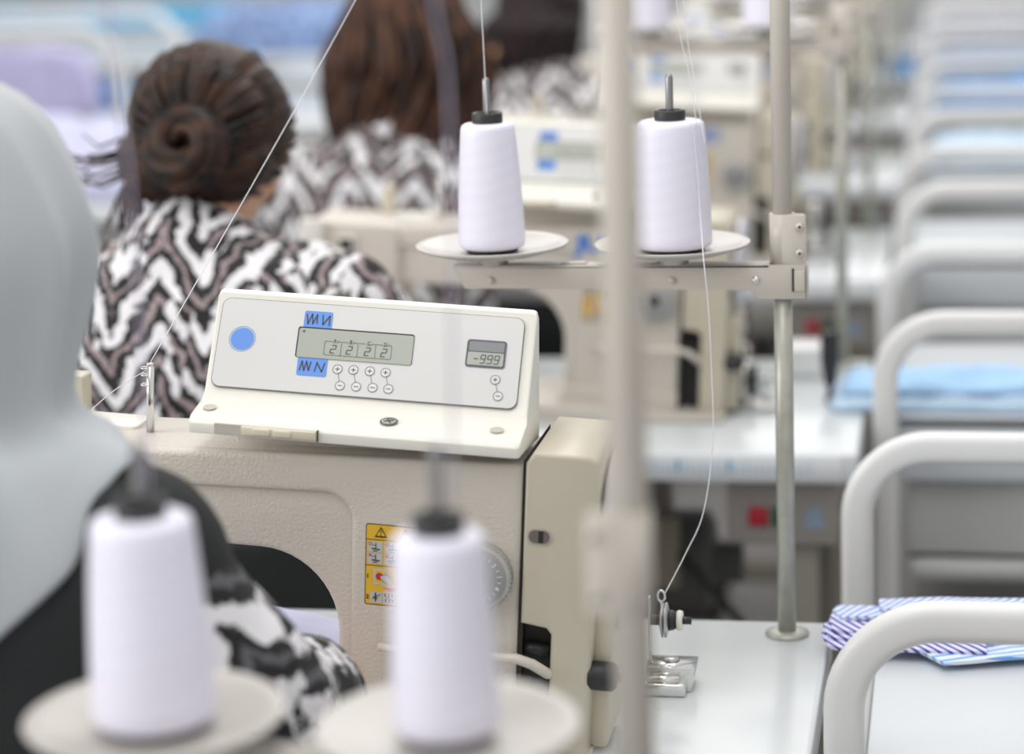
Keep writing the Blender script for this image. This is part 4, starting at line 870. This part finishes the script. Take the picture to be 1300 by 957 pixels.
# ------------------------------------------------------------------ left row far behind
def left_table(x0, x1, y0, label): make_table(y0, label, x0=x0, x1=x1, group='pale tables of the far left row', depth=0.62)
make_table(4.95, 'pale table of the far left row under the nearest lavender heap', x0=-2.55, x1=-1.66, group='pale tables of the far left row', depth=0.75)
make_table(6.60, 'pale table of the far left row left of the long haired woman', x0=-2.50, x1=-1.60, group='pale tables of the far left row', depth=0.95)
make_table(8.10, 'pale table of the far left row before the patterned blue heap', x0=-2.50, x1=-1.60, group='pale tables of the far left row', depth=0.50)
make_table(8.95, 'wide pale table under the patterned blue heap', x0=-3.90, x1=-2.05, group='pale tables of the far left row', depth=0.75)
make_table(10.4, 'farthest wide pale table under the turquoise cloth', x0=-5.6, x1=-2.6, group='pale tables of the far left row', depth=0.75)
make_cart(-3.45, 5.45, 'nearest white garment cart of the left row, buried under pale cloth', 'white garment carts of the left row', x1=-2.64, za=0.86, zb=0.86, dx=0, R=0.13, low=False)
make_cart(-3.35, 6.80, 'white garment cart of the left row with two tall rails around lavender cloth', 'white garment carts of the left row', x1=-2.54, za=1.045, zb=1.055, dx=0, R=0.15, low=False)
bundle('cloth_bundle', -3.29, -2.68, 6.86, 6.98, 0.752, 0.21, M_lav, 'tall lavender cloth stack inside the first white rail at the upper left', None, 41, amp=0.02, fr=10)
bundle('cloth_bundle', -2.70, -2.60, 7.00, 7.04, 0.752, 0.10, M_bluec, 'small dark blue cloth behind the first white rail', None, 42, amp=0.01, fr=10)
bundle('cloth_bundle', -3.39, -2.70, 5.52, 5.94, 0.752, 0.18, M_lav2, 'pale lavender cloth heap at the left edge behind the grey scarf', None, 43, amp=0.05, fr=9)
bundle('cloth_bundle', -2.52, -1.72, 5.00, 5.66, 0.752, 0.12, M_lav2, 'pale lavender cloth heap left of the bun haired woman', None, 49, amp=0.07, fr=7)
bundle('cloth_bundle', -3.10, -2.10, 9.05, 9.60, 0.752, 0.17, M_mixed, 'patterned blue cloth heap at the top edge beside the long haired woman', None, 59, amp=0.06, fr=9)
bundle('cloth_bundle', -5.5, -3.2, 10.75, 11.10, 0.752, 0.09, M_turq, 'turquoise cloth along the top left edge', None, 57, amp=0.05)

# ------------------------------------------------------------------ people
def remesh(mb, voxel, smooth_it=6):
    me = bpy.data.meshes.new('tmp'); mb.bm.to_mesh(me); mb.bm.free(); o = bpy.data.objects.new('tmp', me); C.objects.link(o)
    m = o.modifiers.new('r', 'REMESH'); m.mode = 'VOXEL'; m.voxel_size = voxel; m.use_smooth_shade = True
    s = o.modifiers.new('s', 'SMOOTH'); s.factor = 0.5; s.iterations = smooth_it
    dg = bpy.context.evaluated_depsgraph_get(); r = bpy.data.meshes.new_from_object(o.evaluated_get(dg))
    bpy.data.objects.remove(o); bpy.data.meshes.remove(me)
    for p in r.polygons: p.use_smooth = True
    return r
def link_mesh(me, name, m, parent):
    me.name = name; me.materials.clear(); me.materials.append(m); o = bpy.data.objects.new(name, me); C.objects.link(o); o.parent = parent; return o
def ball(mb, c, rx, ry, rz, n=20, rot=None):
    vs = []; fs = []; c = Vector(c)
    for i in range(n + 1):
        t = PI * i / n
        for j in range(n * 2):
            a = PI * j / n; p = Vector((rx * math.sin(t) * math.cos(a), ry * math.sin(t) * math.sin(a), rz * math.cos(t)))
            if rot: p = rot @ p
            vs.append(c + p)
    m = n * 2
    for i in range(n):
        for j in range(m): fs.append((i * m + j, i * m + (j + 1) % m, (i + 1) * m + (j + 1) % m, (i + 1) * m + j))
    mb._add(vs, fs, True)
def loft(mb, rings, n=28, pw=1.0):
    """rings: (cx,cy,cz,rx,ry)"""
    vs = []; fs = []
    for (cx, cy, cz, rx, ry) in rings:
        for k in range(n):
            a = 2 * PI * k / n; c_, s_ = math.cos(a), math.sin(a)
            vs.append((cx + rx * math.copysign(abs(c_) ** pw, c_), cy + ry * math.copysign(abs(s_) ** pw, s_), cz))
    for i in range(len(rings) - 1):
        for k in range(n): fs.append((i * n + k, i * n + (k + 1) % n, (i + 1) * n + (k + 1) % n, (i + 1) * n + k))
    fs.append(tuple(range(n))[::-1]); fs.append(tuple((len(rings) - 1) * n + k for k in range(n)))
    mb._add(vs, fs, True)
def limb(mb, pts, radii, n=16):
    """smooth tapering limb through joints with round ends"""
    P = [Vector(p) for p in pts]
    Q = []; Rr = []
    for i in range(len(P) - 1):
        for t in range(8):
            u = t / 8; Q.append(P[i].lerp(P[i + 1], u)); Rr.append(radii[i] * (1 - u) + radii[i + 1] * u)
    Q.append(P[-1]); Rr.append(radii[-1])
    for _ in range(3):
        for i in range(1, len(Q) - 1): Q[i] = (Q[i - 1] + Q[i] * 2 + Q[i + 1]) / 4
    mb.tube(Q, Rr, n)
    ball(mb, Q[0], Rr[0], Rr[0], Rr[0], 8); ball(mb, Q[-1], Rr[-1], Rr[-1], Rr[-1], 8)
def hand(mb, W, d, side, up=Vector((0, 0, 1))):
    """palm + five curled fingers; d forward, side = +1 when the thumb is on local +x"""
    W = Vector(W); d = Vector(d).normalized(); s = d.cross(up).normalized(); u = s.cross(d).normalized()
    pal = Matrix((s, d, u)).transposed()
    ball(mb, W + d * 0.045, 0.038, 0.052, 0.016, 10, pal)
    for i, (o, L) in enumerate(((-0.027, 0.060), (-0.009, 0.073), (0.009, 0.078), (0.027, 0.068))):
        b = W + d * 0.080 + s * (o * -side)
        b1 = b + d * L * 0.45 - u * L * 0.05; b2 = b1 + d * L * 0.30 - u * L * 0.22; b3 = b2 + d * L * 0.12 - u * L * 0.22
        limb(mb, [b - d * 0.02, b, b1, b2, b3], [0.0095, 0.0095, 0.0088, 0.008, 0.007], 10)
    t0 = W + d * 0.022 + s * 0.028 * side; t1 = t0 + d * 0.028 + s * 0.022 * side - u * 0.006; t2 = t1 + d * 0.028 + s * 0.004 * side - u * 0.008
    limb(mb, [t0 - s * 0.012 * side, t0, t1, t2], [0.011, 0.011, 0.010, 0.008], 10)
def face_head(mb, c, yaw, pitch, s=1.0):
    """head: skull, jaw, nose, ears, lips, brow; faces +Y before rotation"""
    Rm = Matrix.Rotation(yaw, 3, 'Z') @ Matrix.Rotation(pitch, 3, 'X'); c = Vector(c)
    def B(p, rx, ry, rz): ball(mb, c + Rm @ (Vector(p) * s), rx * s, ry * s, rz * s, 14, Rm)
    B((0, -0.008, 0.025), 0.074, 0.092, 0.088)
    B((0, 0.022, -0.035), 0.056, 0.062, 0.062)
    B((0, 0.052, -0.082), 0.026, 0.026, 0.022)
    B((0, 0.086, -0.012), 0.011, 0.014, 0.024); B((0, 0.094, -0.026), 0.014, 0.013, 0.010)
    B((0, 0.078, -0.052), 0.023, 0.011, 0.006); B((0, 0.076, -0.060), 0.020, 0.011, 0.006)
    B((0, 0.068, 0.018), 0.050, 0.018, 0.010)
    for q in (-1, 1):
        B((q * 0.076, -0.002, -0.010), 0.009, 0.018, 0.030)
        B((q * 0.040, 0.050, -0.028), 0.022, 0.024, 0.022)
        B((q * 0.030, 0.074, 0.000), 0.011, 0.010, 0.008)
    return Rm
def make_person(loc, label, shirt, J, hair, voxel=0.0075, blackvest=False):
    root = empty('person', loc); tag(root, label, 'person')
    V = lambda p: Vector(p)
    # joints, local to the seat point on the floor
    neck, head = V(J['neck']), V(J['head'])
    sw = J.get('sw', 0.165); sh = J['sh']   # shoulder height/center (x, y, z)
    hips = [(0, 0.00, 0.44, 0.165, 0.125), (0, 0.00, 0.50, 0.185, 0.140), (0, 0.01, 0.60, 0.165, 0.120), (sh[0] * 0.3, sh[1] * 0.3, 0.70, 0.145, 0.105),
            (sh[0] * 0.6, sh[1] * 0.65, sh[2] - 0.20, 0.155, 0.110), (sh[0] * 0.9, sh[1] * 0.9, sh[2] - 0.09, sw, 0.112), (sh[0], sh[1], sh[2] - 0.03, sw * 0.99, 0.098), (sh[0], sh[1] + 0.01, sh[2] + 0.020, sw * 0.84, 0.084), (neck[0], neck[1] - 0.012, neck[2] - 0.02, 0.070, 0.066)]
    body = MB(); loft(body, hips)
    limb(body, [V(sh) + V((0, 0.0, 0.0)), neck, head + V((0, -0.02, -0.03))], [0.075, 0.054, 0.054])
    Rm = face_head(body, head, J.get('yaw', 0), J.get('pitch', 0), J.get('hs', 1.0))
    arms = []
    for s, key in ((1, 'R'), (-1, 'L')):
        S = V((sh[0] + s * (sw - 0.012), sh[1], sh[2] - 0.035)); E, Wr = V(J['E' + key]), V(J['W' + key]); arms.append((s, S, E, Wr))
        limb(body, [S, E, Wr], [0.050, 0.038, 0.026])
        hand(body, Wr, (Wr - E) + V((-s * 0.03, 0.05, 0.0)), -s)
        hipj, knee, ank = V((s * 0.09, 0.03, 0.50)), V((s * 0.11, 0.40, 0.50)), V((s * 0.11, 0.38, 0.09))
        limb(body, [hipj, knee, ank], [0.082, 0.058, 0.040]); limb(body, [ank, ank + V((0, 0.05, -0.045)), ank + V((0, 0.15, -0.055))], [0.040, 0.038, 0.026])
    link_mesh(remesh(body, voxel, 3), 'body', M_skin, root)
    # blouse
    g = MB(); rr = [(a, b, c_ + 0.008, rx + 0.022, ry + 0.020) for (a, b, c_, rx, ry) in hips[:-1]]
    rr = [(rr[0][0], rr[0][1], 0.60, 0.185, 0.140)] + rr[3:]
    rr.append((neck[0], neck[1] - 0.014, neck[2] - 0.034, 0.090, 0.082)); loft(g, rr); limb(g, [V(sh) + V((0, 0, 0)), V((neck[0], neck[1] - 0.014, neck[2] - 0.050))], [0.098, 0.076])
    slv = J.get('sleeve', 0.012)
    for s, S, E, Wr in arms: limb(g, [S, E, Wr.lerp(E, 0.08)], [0.062 + slv, 0.048 + slv, 0.036 + slv * 0.9])
    me = remesh(g, 0.011, 4)
    for v in me.vertices:
        q = v.co; k = noise.noise(q * 14) * 0.008 + noise.noise(q * 34) * 0.003 + 0.003; v.co = q + v.normal * k
    link_mesh(me, 'blouse', shirt, root)
    # trousers
    t = MB(); loft(t, [(0, 0, 0.42, 0.172, 0.132), (0, 0, 0.50, 0.196, 0.150), (0, 0.01, 0.64, 0.196, 0.150), (0, 0.02, 0.76, 0.188, 0.150)])
    for s in (-1, 1): limb(t, [V((s * 0.09, 0.03, 0.50)), V((s * 0.11, 0.40, 0.50)), V((s * 0.11, 0.38, 0.13))], [0.094, 0.070, 0.056])
    link_mesh(remesh(t, 0.012, 3), 'trousers', M_blackcloth, root)
    for s in (-1, 1):
        sh_ = MB(); limb(sh_, [V((s * 0.11, 0.36, 0.045)), V((s * 0.11, 0.52, 0.040))], [0.046, 0.040]); link_mesh(remesh(sh_, 0.008, 2), 'shoe', M_blackcloth, root)
    if hair: hair(root, head, Rm)
    return root, arms
def lock(mb, pts, r0, r1=0.001, n=6):
    P = [Vector(p) for p in pts]; Q = []
    for i in range(len(P) - 1):
        for t in range(5):
            u = t / 5; p0 = P[max(i - 1, 0)]; p1 = P[i]; p2 = P[i + 1]; p3 = P[min(i + 2, len(P) - 1)]
            Q.append(0.5 * ((2 * p1) + (-p0 + p2) * u + (2 * p0 - 5 * p1 + 4 * p2 - p3) * u * u + (-p0 + 3 * p1 - 3 * p2 + p3) * u ** 3))
    Q.append(P[-1]); m = len(Q) - 1
    mb.tube(Q, [r1 + (r0 - r1) * math.sin(PI * min(1, 0.15 + 0.85 * i / m)) ** 0.6 for i in range(len(Q))], n)
def bun_hair(root, h, Rm):
    rnd = random.Random(5); mb = MB(); h = Vector(h)
    L = lambda p: h + Rm @ Vector(p)
    ball(mb, L((-0.004, -0.022, 0.026)), 0.100, 0.104, 0.098, 22, Rm)
    ball(mb, L((-0.006, -0.050, -0.030)), 0.096, 0.062, 0.066, 18, Rm)
    me = remesh(mb, 0.006, 3)
    for v in me.vertices:
        q = v.co - h; a = math.atan2(q.z, q.x); v.co += v.normal * (0.004 * noise.noise(Vector((a * 9, q.length * 22, 1))) + 0.003 * noise.noise(Vector((a * 24, q.length * 60, 4))))
    cap = link_mesh(me, 'hair', M_hair, root)
    # combed locks running from the front over the crown into the bun
    mb = MB(); bc = Vector((0.016, -0.122, -0.040))
    for i in range(120):
        a = rnd.uniform(0, 2 * PI); el = rnd.uniform(-0.25, 1.0)
        d0 = Vector((math.cos(a), 0.15 + 0.2 * rnd.random(), math.sin(a))).normalized()
        s0 = Vector((d0.x * 0.094, 0.02 * rnd.random(), 0.020 + d0.z * 0.096))
        if s0.z < -0.06: s0.z = -0.06
        mid = s0.lerp(bc, 0.5); off = (mid - Vector((0, -0.02, 0.02))); off.normalize()
        mid = Vector((0, -0.022, 0.022)) + Vector((off.x * 0.100, off.y * 0.110, off.z * 0.103))
        e = bc + Vector((math.cos(a) * 0.030, 0.0, math.sin(a) * 0.030))
        lock(mb, [L(s0), L(mid), L(e)], rnd.uniform(0.003, 0.006), 0.001)
    mb.build('combed_locks', M_hair, cap)
    mb = MB()
    for k in range(7):
        turns = 1.2; n_ = 26; pts = []
        a0 = 2 * PI * k / 7
        for i in range(n_):
            t = i / (n_ - 1); a = a0 + t * 2 * PI * turns; rad = 0.046 * (1 - t * 0.72)
            pts.append(L((bc.x + rad * math.cos(a), bc.y - 0.012 * math.sin(PI * t) - 0.004 * (k % 3) + 0.022 * (1 - t) * 0.3, bc.z + rad * math.sin(a) * 1.02)))
        mb.tube(pts, [0.0135 * (0.75 + 0.25 * math.sin(PI * i / (n_ - 1))) for i in range(n_)], 8)
    ball(mb, L((bc.x, bc.y + 0.018, bc.z)), 0.040, 0.020, 0.040, 12, Rm)
    mb.build('bun', M_hair, cap)
    mb = MB()
    for i in range(13):
        z = rnd.uniform(-0.045, 0.01); x0 = -0.088
        mb.tube([L((x0, -0.04, z)), L((x0 - 0.03 - rnd.random() * 0.02, -0.05, z - 0.010 + rnd.uniform(-.015, .01))), L((x0 - 0.05 - 0.055 * rnd.random(), -0.055, z - 0.012 + rnd.uniform(-.03, .01)))], [0.0026, 0.0018, 0.0008], 5)
    for i in range(22):
        x = rnd.uniform(-0.09, -0.055); mb.tube([L((x, -0.045, -0.05)), L((x - 0.012, -0.05, -0.085)), L((x - 0.01 + rnd.uniform(-.02, .02), -0.05, -0.12))], [0.003, 0.0025, 0.0008], 5)
    mb.build('loose_strands', M_hair, cap)
def long_hair(length, spread=0.10, seed=3, wave=0.014, mt=None):
    def f(root, h, Rm):
        rnd = random.Random(seed); mb = MB(); h = Vector(h); L = lambda p: h + Rm @ Vector(p); mt_ = mt or M_hair_long
        ball(mb, L((0, -0.020, 0.028)), 0.095, 0.106, 0.098, 22, Rm)
        me = remesh(mb, 0.006, 3)
        for v in me.vertices:
            q = v.co - h; v.co += v.normal * 0.004 * noise.noise(Vector((q.x * 60, q.y * 60, q.z * 8)))
        cap = link_mesh(me, 'hair', mt_, root); mb = MB()
        for i in range(190):
            a = rnd.uniform(PI * 0.98, PI * 2.02); x, y = math.cos(a) * 0.090, math.sin(a) * 0.095 - 0.02
            p0 = L((x * 0.35, y * 0.4, 0.120)); p1 = L((x, y, 0.05)); ln = length * rnd.uniform(0.75, 1.05)
            sx = x / 0.09 * spread; ph = rnd.uniform(0, 6.3)
            pts = [p0, p1]
            for j in range(1, 6):
                t = j / 5; pts.append(h + Vector((sx * (1 + 0.25 * math.sin(PI * t)) * (1 - 0.25 * t) + wave * math.sin(ph + t * 7), y * (1 - 0.15 * t) - 0.018 + wave * math.cos(ph + t * 6) - 0.01 * t, 0.03 - ln * t)))
            lock(mb, pts, rnd.uniform(0.005, 0.010), 0.0015, 6)
        mb.build('long_locks', mt_, cap)
    return f
def stool(x, y, label):
    r = empty('stool', (x, y, 0)); tag(r, label, 'stool', 'work stools of the seamstresses')
    mb = MB(); mb.lathe([(0, 0.395), (0.15, 0.395), (0.165, 0.405), (0.165, 0.420), (0.15, 0.428), (0, 0.430)], n=36); mb.build('seat', M_blackcloth, r)
    for sx in (-1, 1):
        for sy in (-1, 1): mb = MB(); mb.tube([(sx * 0.10, sy * 0.10, 0.396), (sx * 0.15, sy * 0.15, 0.0)], 0.011, 10); mb.build('leg', M_steel, r)

# woman with the bun (second station)
make_person((-0.885, 2.475, 0), 'woman with brown hair in a bun and a chevron blouse, seen from behind', M_ikat,
            dict(sh=(0.0, 0.065, 1.026), neck=(0.005, 0.105, 1.095), head=(0.012, 0.165, 1.170), pitch=-0.45, yaw=-0.10, sw=0.190, hs=0.98, ER=(0.235, 0.20, 0.83), WR=(0.115, 0.52, 0.815), EL=(-0.245, 0.20, 0.83), WL=(-0.06, 0.52, 0.815)), bun_hair)
stool(-0.885, 2.475, 'stool under the woman with the hair bun')
# long haired woman (third station)
make_person((-0.935, 3.66, 0), 'woman with long wavy brown hair in a chevron blouse, at the third machine', M_ikat3,
            dict(sh=(0.0, 0.070, 1.000), neck=(0.02, 0.110, 1.080), head=(0.030, 0.160, 1.215), pitch=-0.30, yaw=-0.25, sw=0.175, ER=(0.235, 0.20, 0.83), WR=(0.115, 0.52, 0.815), EL=(-0.245, 0.20, 0.83), WL=(-0.06, 0.52, 0.815)), long_hair(0.33, 0.112, wave=0.020))
stool(-0.935, 3.66, 'stool under the long haired woman')
# dark haired woman (fourth station)
make_person((-0.905, 4.86, 0), 'woman with dark hair bending over the fourth machine', M_ikat3,
            dict(sh=(0.02, 0.080, 0.985), neck=(0.01, 0.120, 1.065), head=(0.0, 0.155, 1.140), pitch=-0.25, yaw=1.1, sw=0.175, ER=(0.245, 0.20, 0.83), WR=(0.115, 0.52, 0.815), EL=(-0.265, 0.20, 0.87), WL=(-0.130, 0.09, 1.03)), long_hair(0.14, 0.09, 9, 0.006, hair_mat('dark_hair', (0.008, 0.004, 0.005), (0.03, 0.014, 0.014))), voxel=0.009)
stool(-0.905, 4.86, 'stool under the dark haired woman at the fourth machine')
# woman in the grey scarf (first station)
P1 = Vector((-0.735, 1.375, 0))
root1, arms1 = make_person(P1, 'woman in a pale grey headscarf and black vest at the left edge', M_ikat1,
            dict(sh=(0.0, 0.050, 1.060), neck=(0.01, 0.080, 1.140), head=(0.030, 0.105, 1.250), pitch=-0.25, yaw=-0.05, sw=0.182, hs=1.0, sleeve=0.012, ER=(0.250, 0.070, 0.920), WR=(0.232, 0.290, 0.850), EL=(-0.25, 0.10, 0.86), WL=(-0.10, 0.34, 0.83)), None)
stool(P1.x, P1.y, 'stool under the woman in the grey headscarf')
# black vest over the blouse, ending in a short sleeve
s_, S, E_, W_ = arms1[0]
g = MB(); loft(g, [(0, 0, 0.52, 0.215, 0.168), (0, 0.02, 0.70, 0.175, 0.136), (0, 0.035, 0.845, 0.182, 0.140), (0, 0.046, 0.965, 0.200, 0.142), (0, 0.050, 1.035, 0.208, 0.132), (0, 0.056, 1.085, 0.185, 0.112), (0.005, 0.066, 1.120, 0.095, 0.082)])
for s2_, S2, E2, W2 in arms1:
    limb(g, [S2 + Vector((0, 0, 0.006)), S2.lerp(E2, 0.12)], [0.080, 0.079])
me = remesh(g, 0.010, 4)
for v in me.vertices: v.co += v.normal * (noise.noise(v.co * 9) * 0.010)
link_mesh(me, 'vest', M_blackcloth, root1)
# head scarf: draped shell with folds
g = MB(); n = 128; rings = [
    (0.035, 0.080, 1.376, 0.012, 0.012), (0.035, 0.082, 1.371, 0.036, 0.042), (0.035, 0.085, 1.359, 0.060, 0.075), (0.035, 0.088, 1.342, 0.082, 0.100), (0.035, 0.090, 1.314, 0.096, 0.116), (0.034, 0.088, 1.282, 0.110, 0.124), (0.034, 0.086, 1.250, 0.118, 0.128),
    (0.034, 0.080, 1.215, 0.111, 0.124), (0.034, 0.072, 1.175, 0.100, 0.116), (0.030, 0.066, 1.145, 0.096, 0.108), (0.020, 0.060, 1.128, 0.118, 0.118), (0.010, 0.056, 1.124, 0.150, 0.132), (0.002, 0.052, 1.116, 0.170, 0.146), (0.0, 0.050, 1.090, 0.184, 0.158), (0.0, 0.048, 1.050, 0.190, 0.164)]
vs = []; fs = []
def ridge(x): return 1 - abs(math.sin(x)) ** 0.6
for i, (cx, cy, cz, rx, ry) in enumerate(rings):
    for k in range(n):
        a = 2 * PI * k / n; t = i / (len(rings) - 1)
        f = 1 + (0.010 + 0.06 * max(0, t - 0.15)) * noise.noise(Vector((math.cos(a) * 3.2 + t * 1.0, math.sin(a) * 3.2, t * 1.6)))
        f += 0.13 * min(1, t * 2.0) * (ridge(a * 6.5 - t * 3.2) - 0.35) * (1 if i < 11 else 0.3)
        back = max(0, -math.sin(a)); right = max(0, math.cos(a))
        z = cz
        if i >= 12:
            q = (i - 11) / 3; sb = -math.sin(a); hem = 1.116 - (0.15 * sb ** 1.2 if sb > 0 else 0.10 * -sb) - (0.02 if right < 0.01 else 0)
            z = 1.122 + (hem - 1.122) * q
        vs.append((cx + rx * f * math.cos(a), cy + ry * f * math.sin(a), z))
for i in range(len(rings) - 1):
    for k in range(n): fs.append((i * n + k, i * n + (k + 1) % n, (i + 1) * n + (k + 1) % n, (i + 1) * n + k))
fs.append(tuple(range(n))[::-1])
g._add(vs, fs, True)
sc = g.build('headscarf', M_scarf, root1)
md = sc.modifiers.new('t', 'SOLIDIFY'); md.thickness = 0.003; md.offset = 0
md = sc.modifiers.new('s', 'SUBSURF'); md.levels = 1; md.render_levels = 1
# loose end of the scarf lying down the back
g = MB(); nx, ny = 14, 20; vs = []; fs = []
for j in range(ny + 1):
    t = j / ny
    for i in range(nx + 1):
        u = i / nx; wd = 0.115 * (1 - 0.75 * max(0, t - 0.55) / 0.45) if t > 0.55 else 0.115
        x = -0.005 + (u - 0.35) * wd * 1.7 + 0.006 * math.sin(u * 14) * t
        y = -0.105 - 0.012 * math.sin(t * PI) - 0.006 * math.sin(u * 11 + t * 3) + 0.10 * (u - 0.5) ** 2 * 1.2 - 0.010 * t
        z = 1.125 - 0.20 * t
        vs.append((x, y, z))
for j in range(ny):
    for i in range(nx): a = j * (nx + 1) + i; fs.append((a, a + 1, a + nx + 2, a + nx + 1))
g._add(vs, fs, True); sce = g.build('scarf_end', M_scarf, sc)
md = sce.modifiers.new('t', 'SOLIDIFY'); md.thickness = 0.003; md.offset = 0
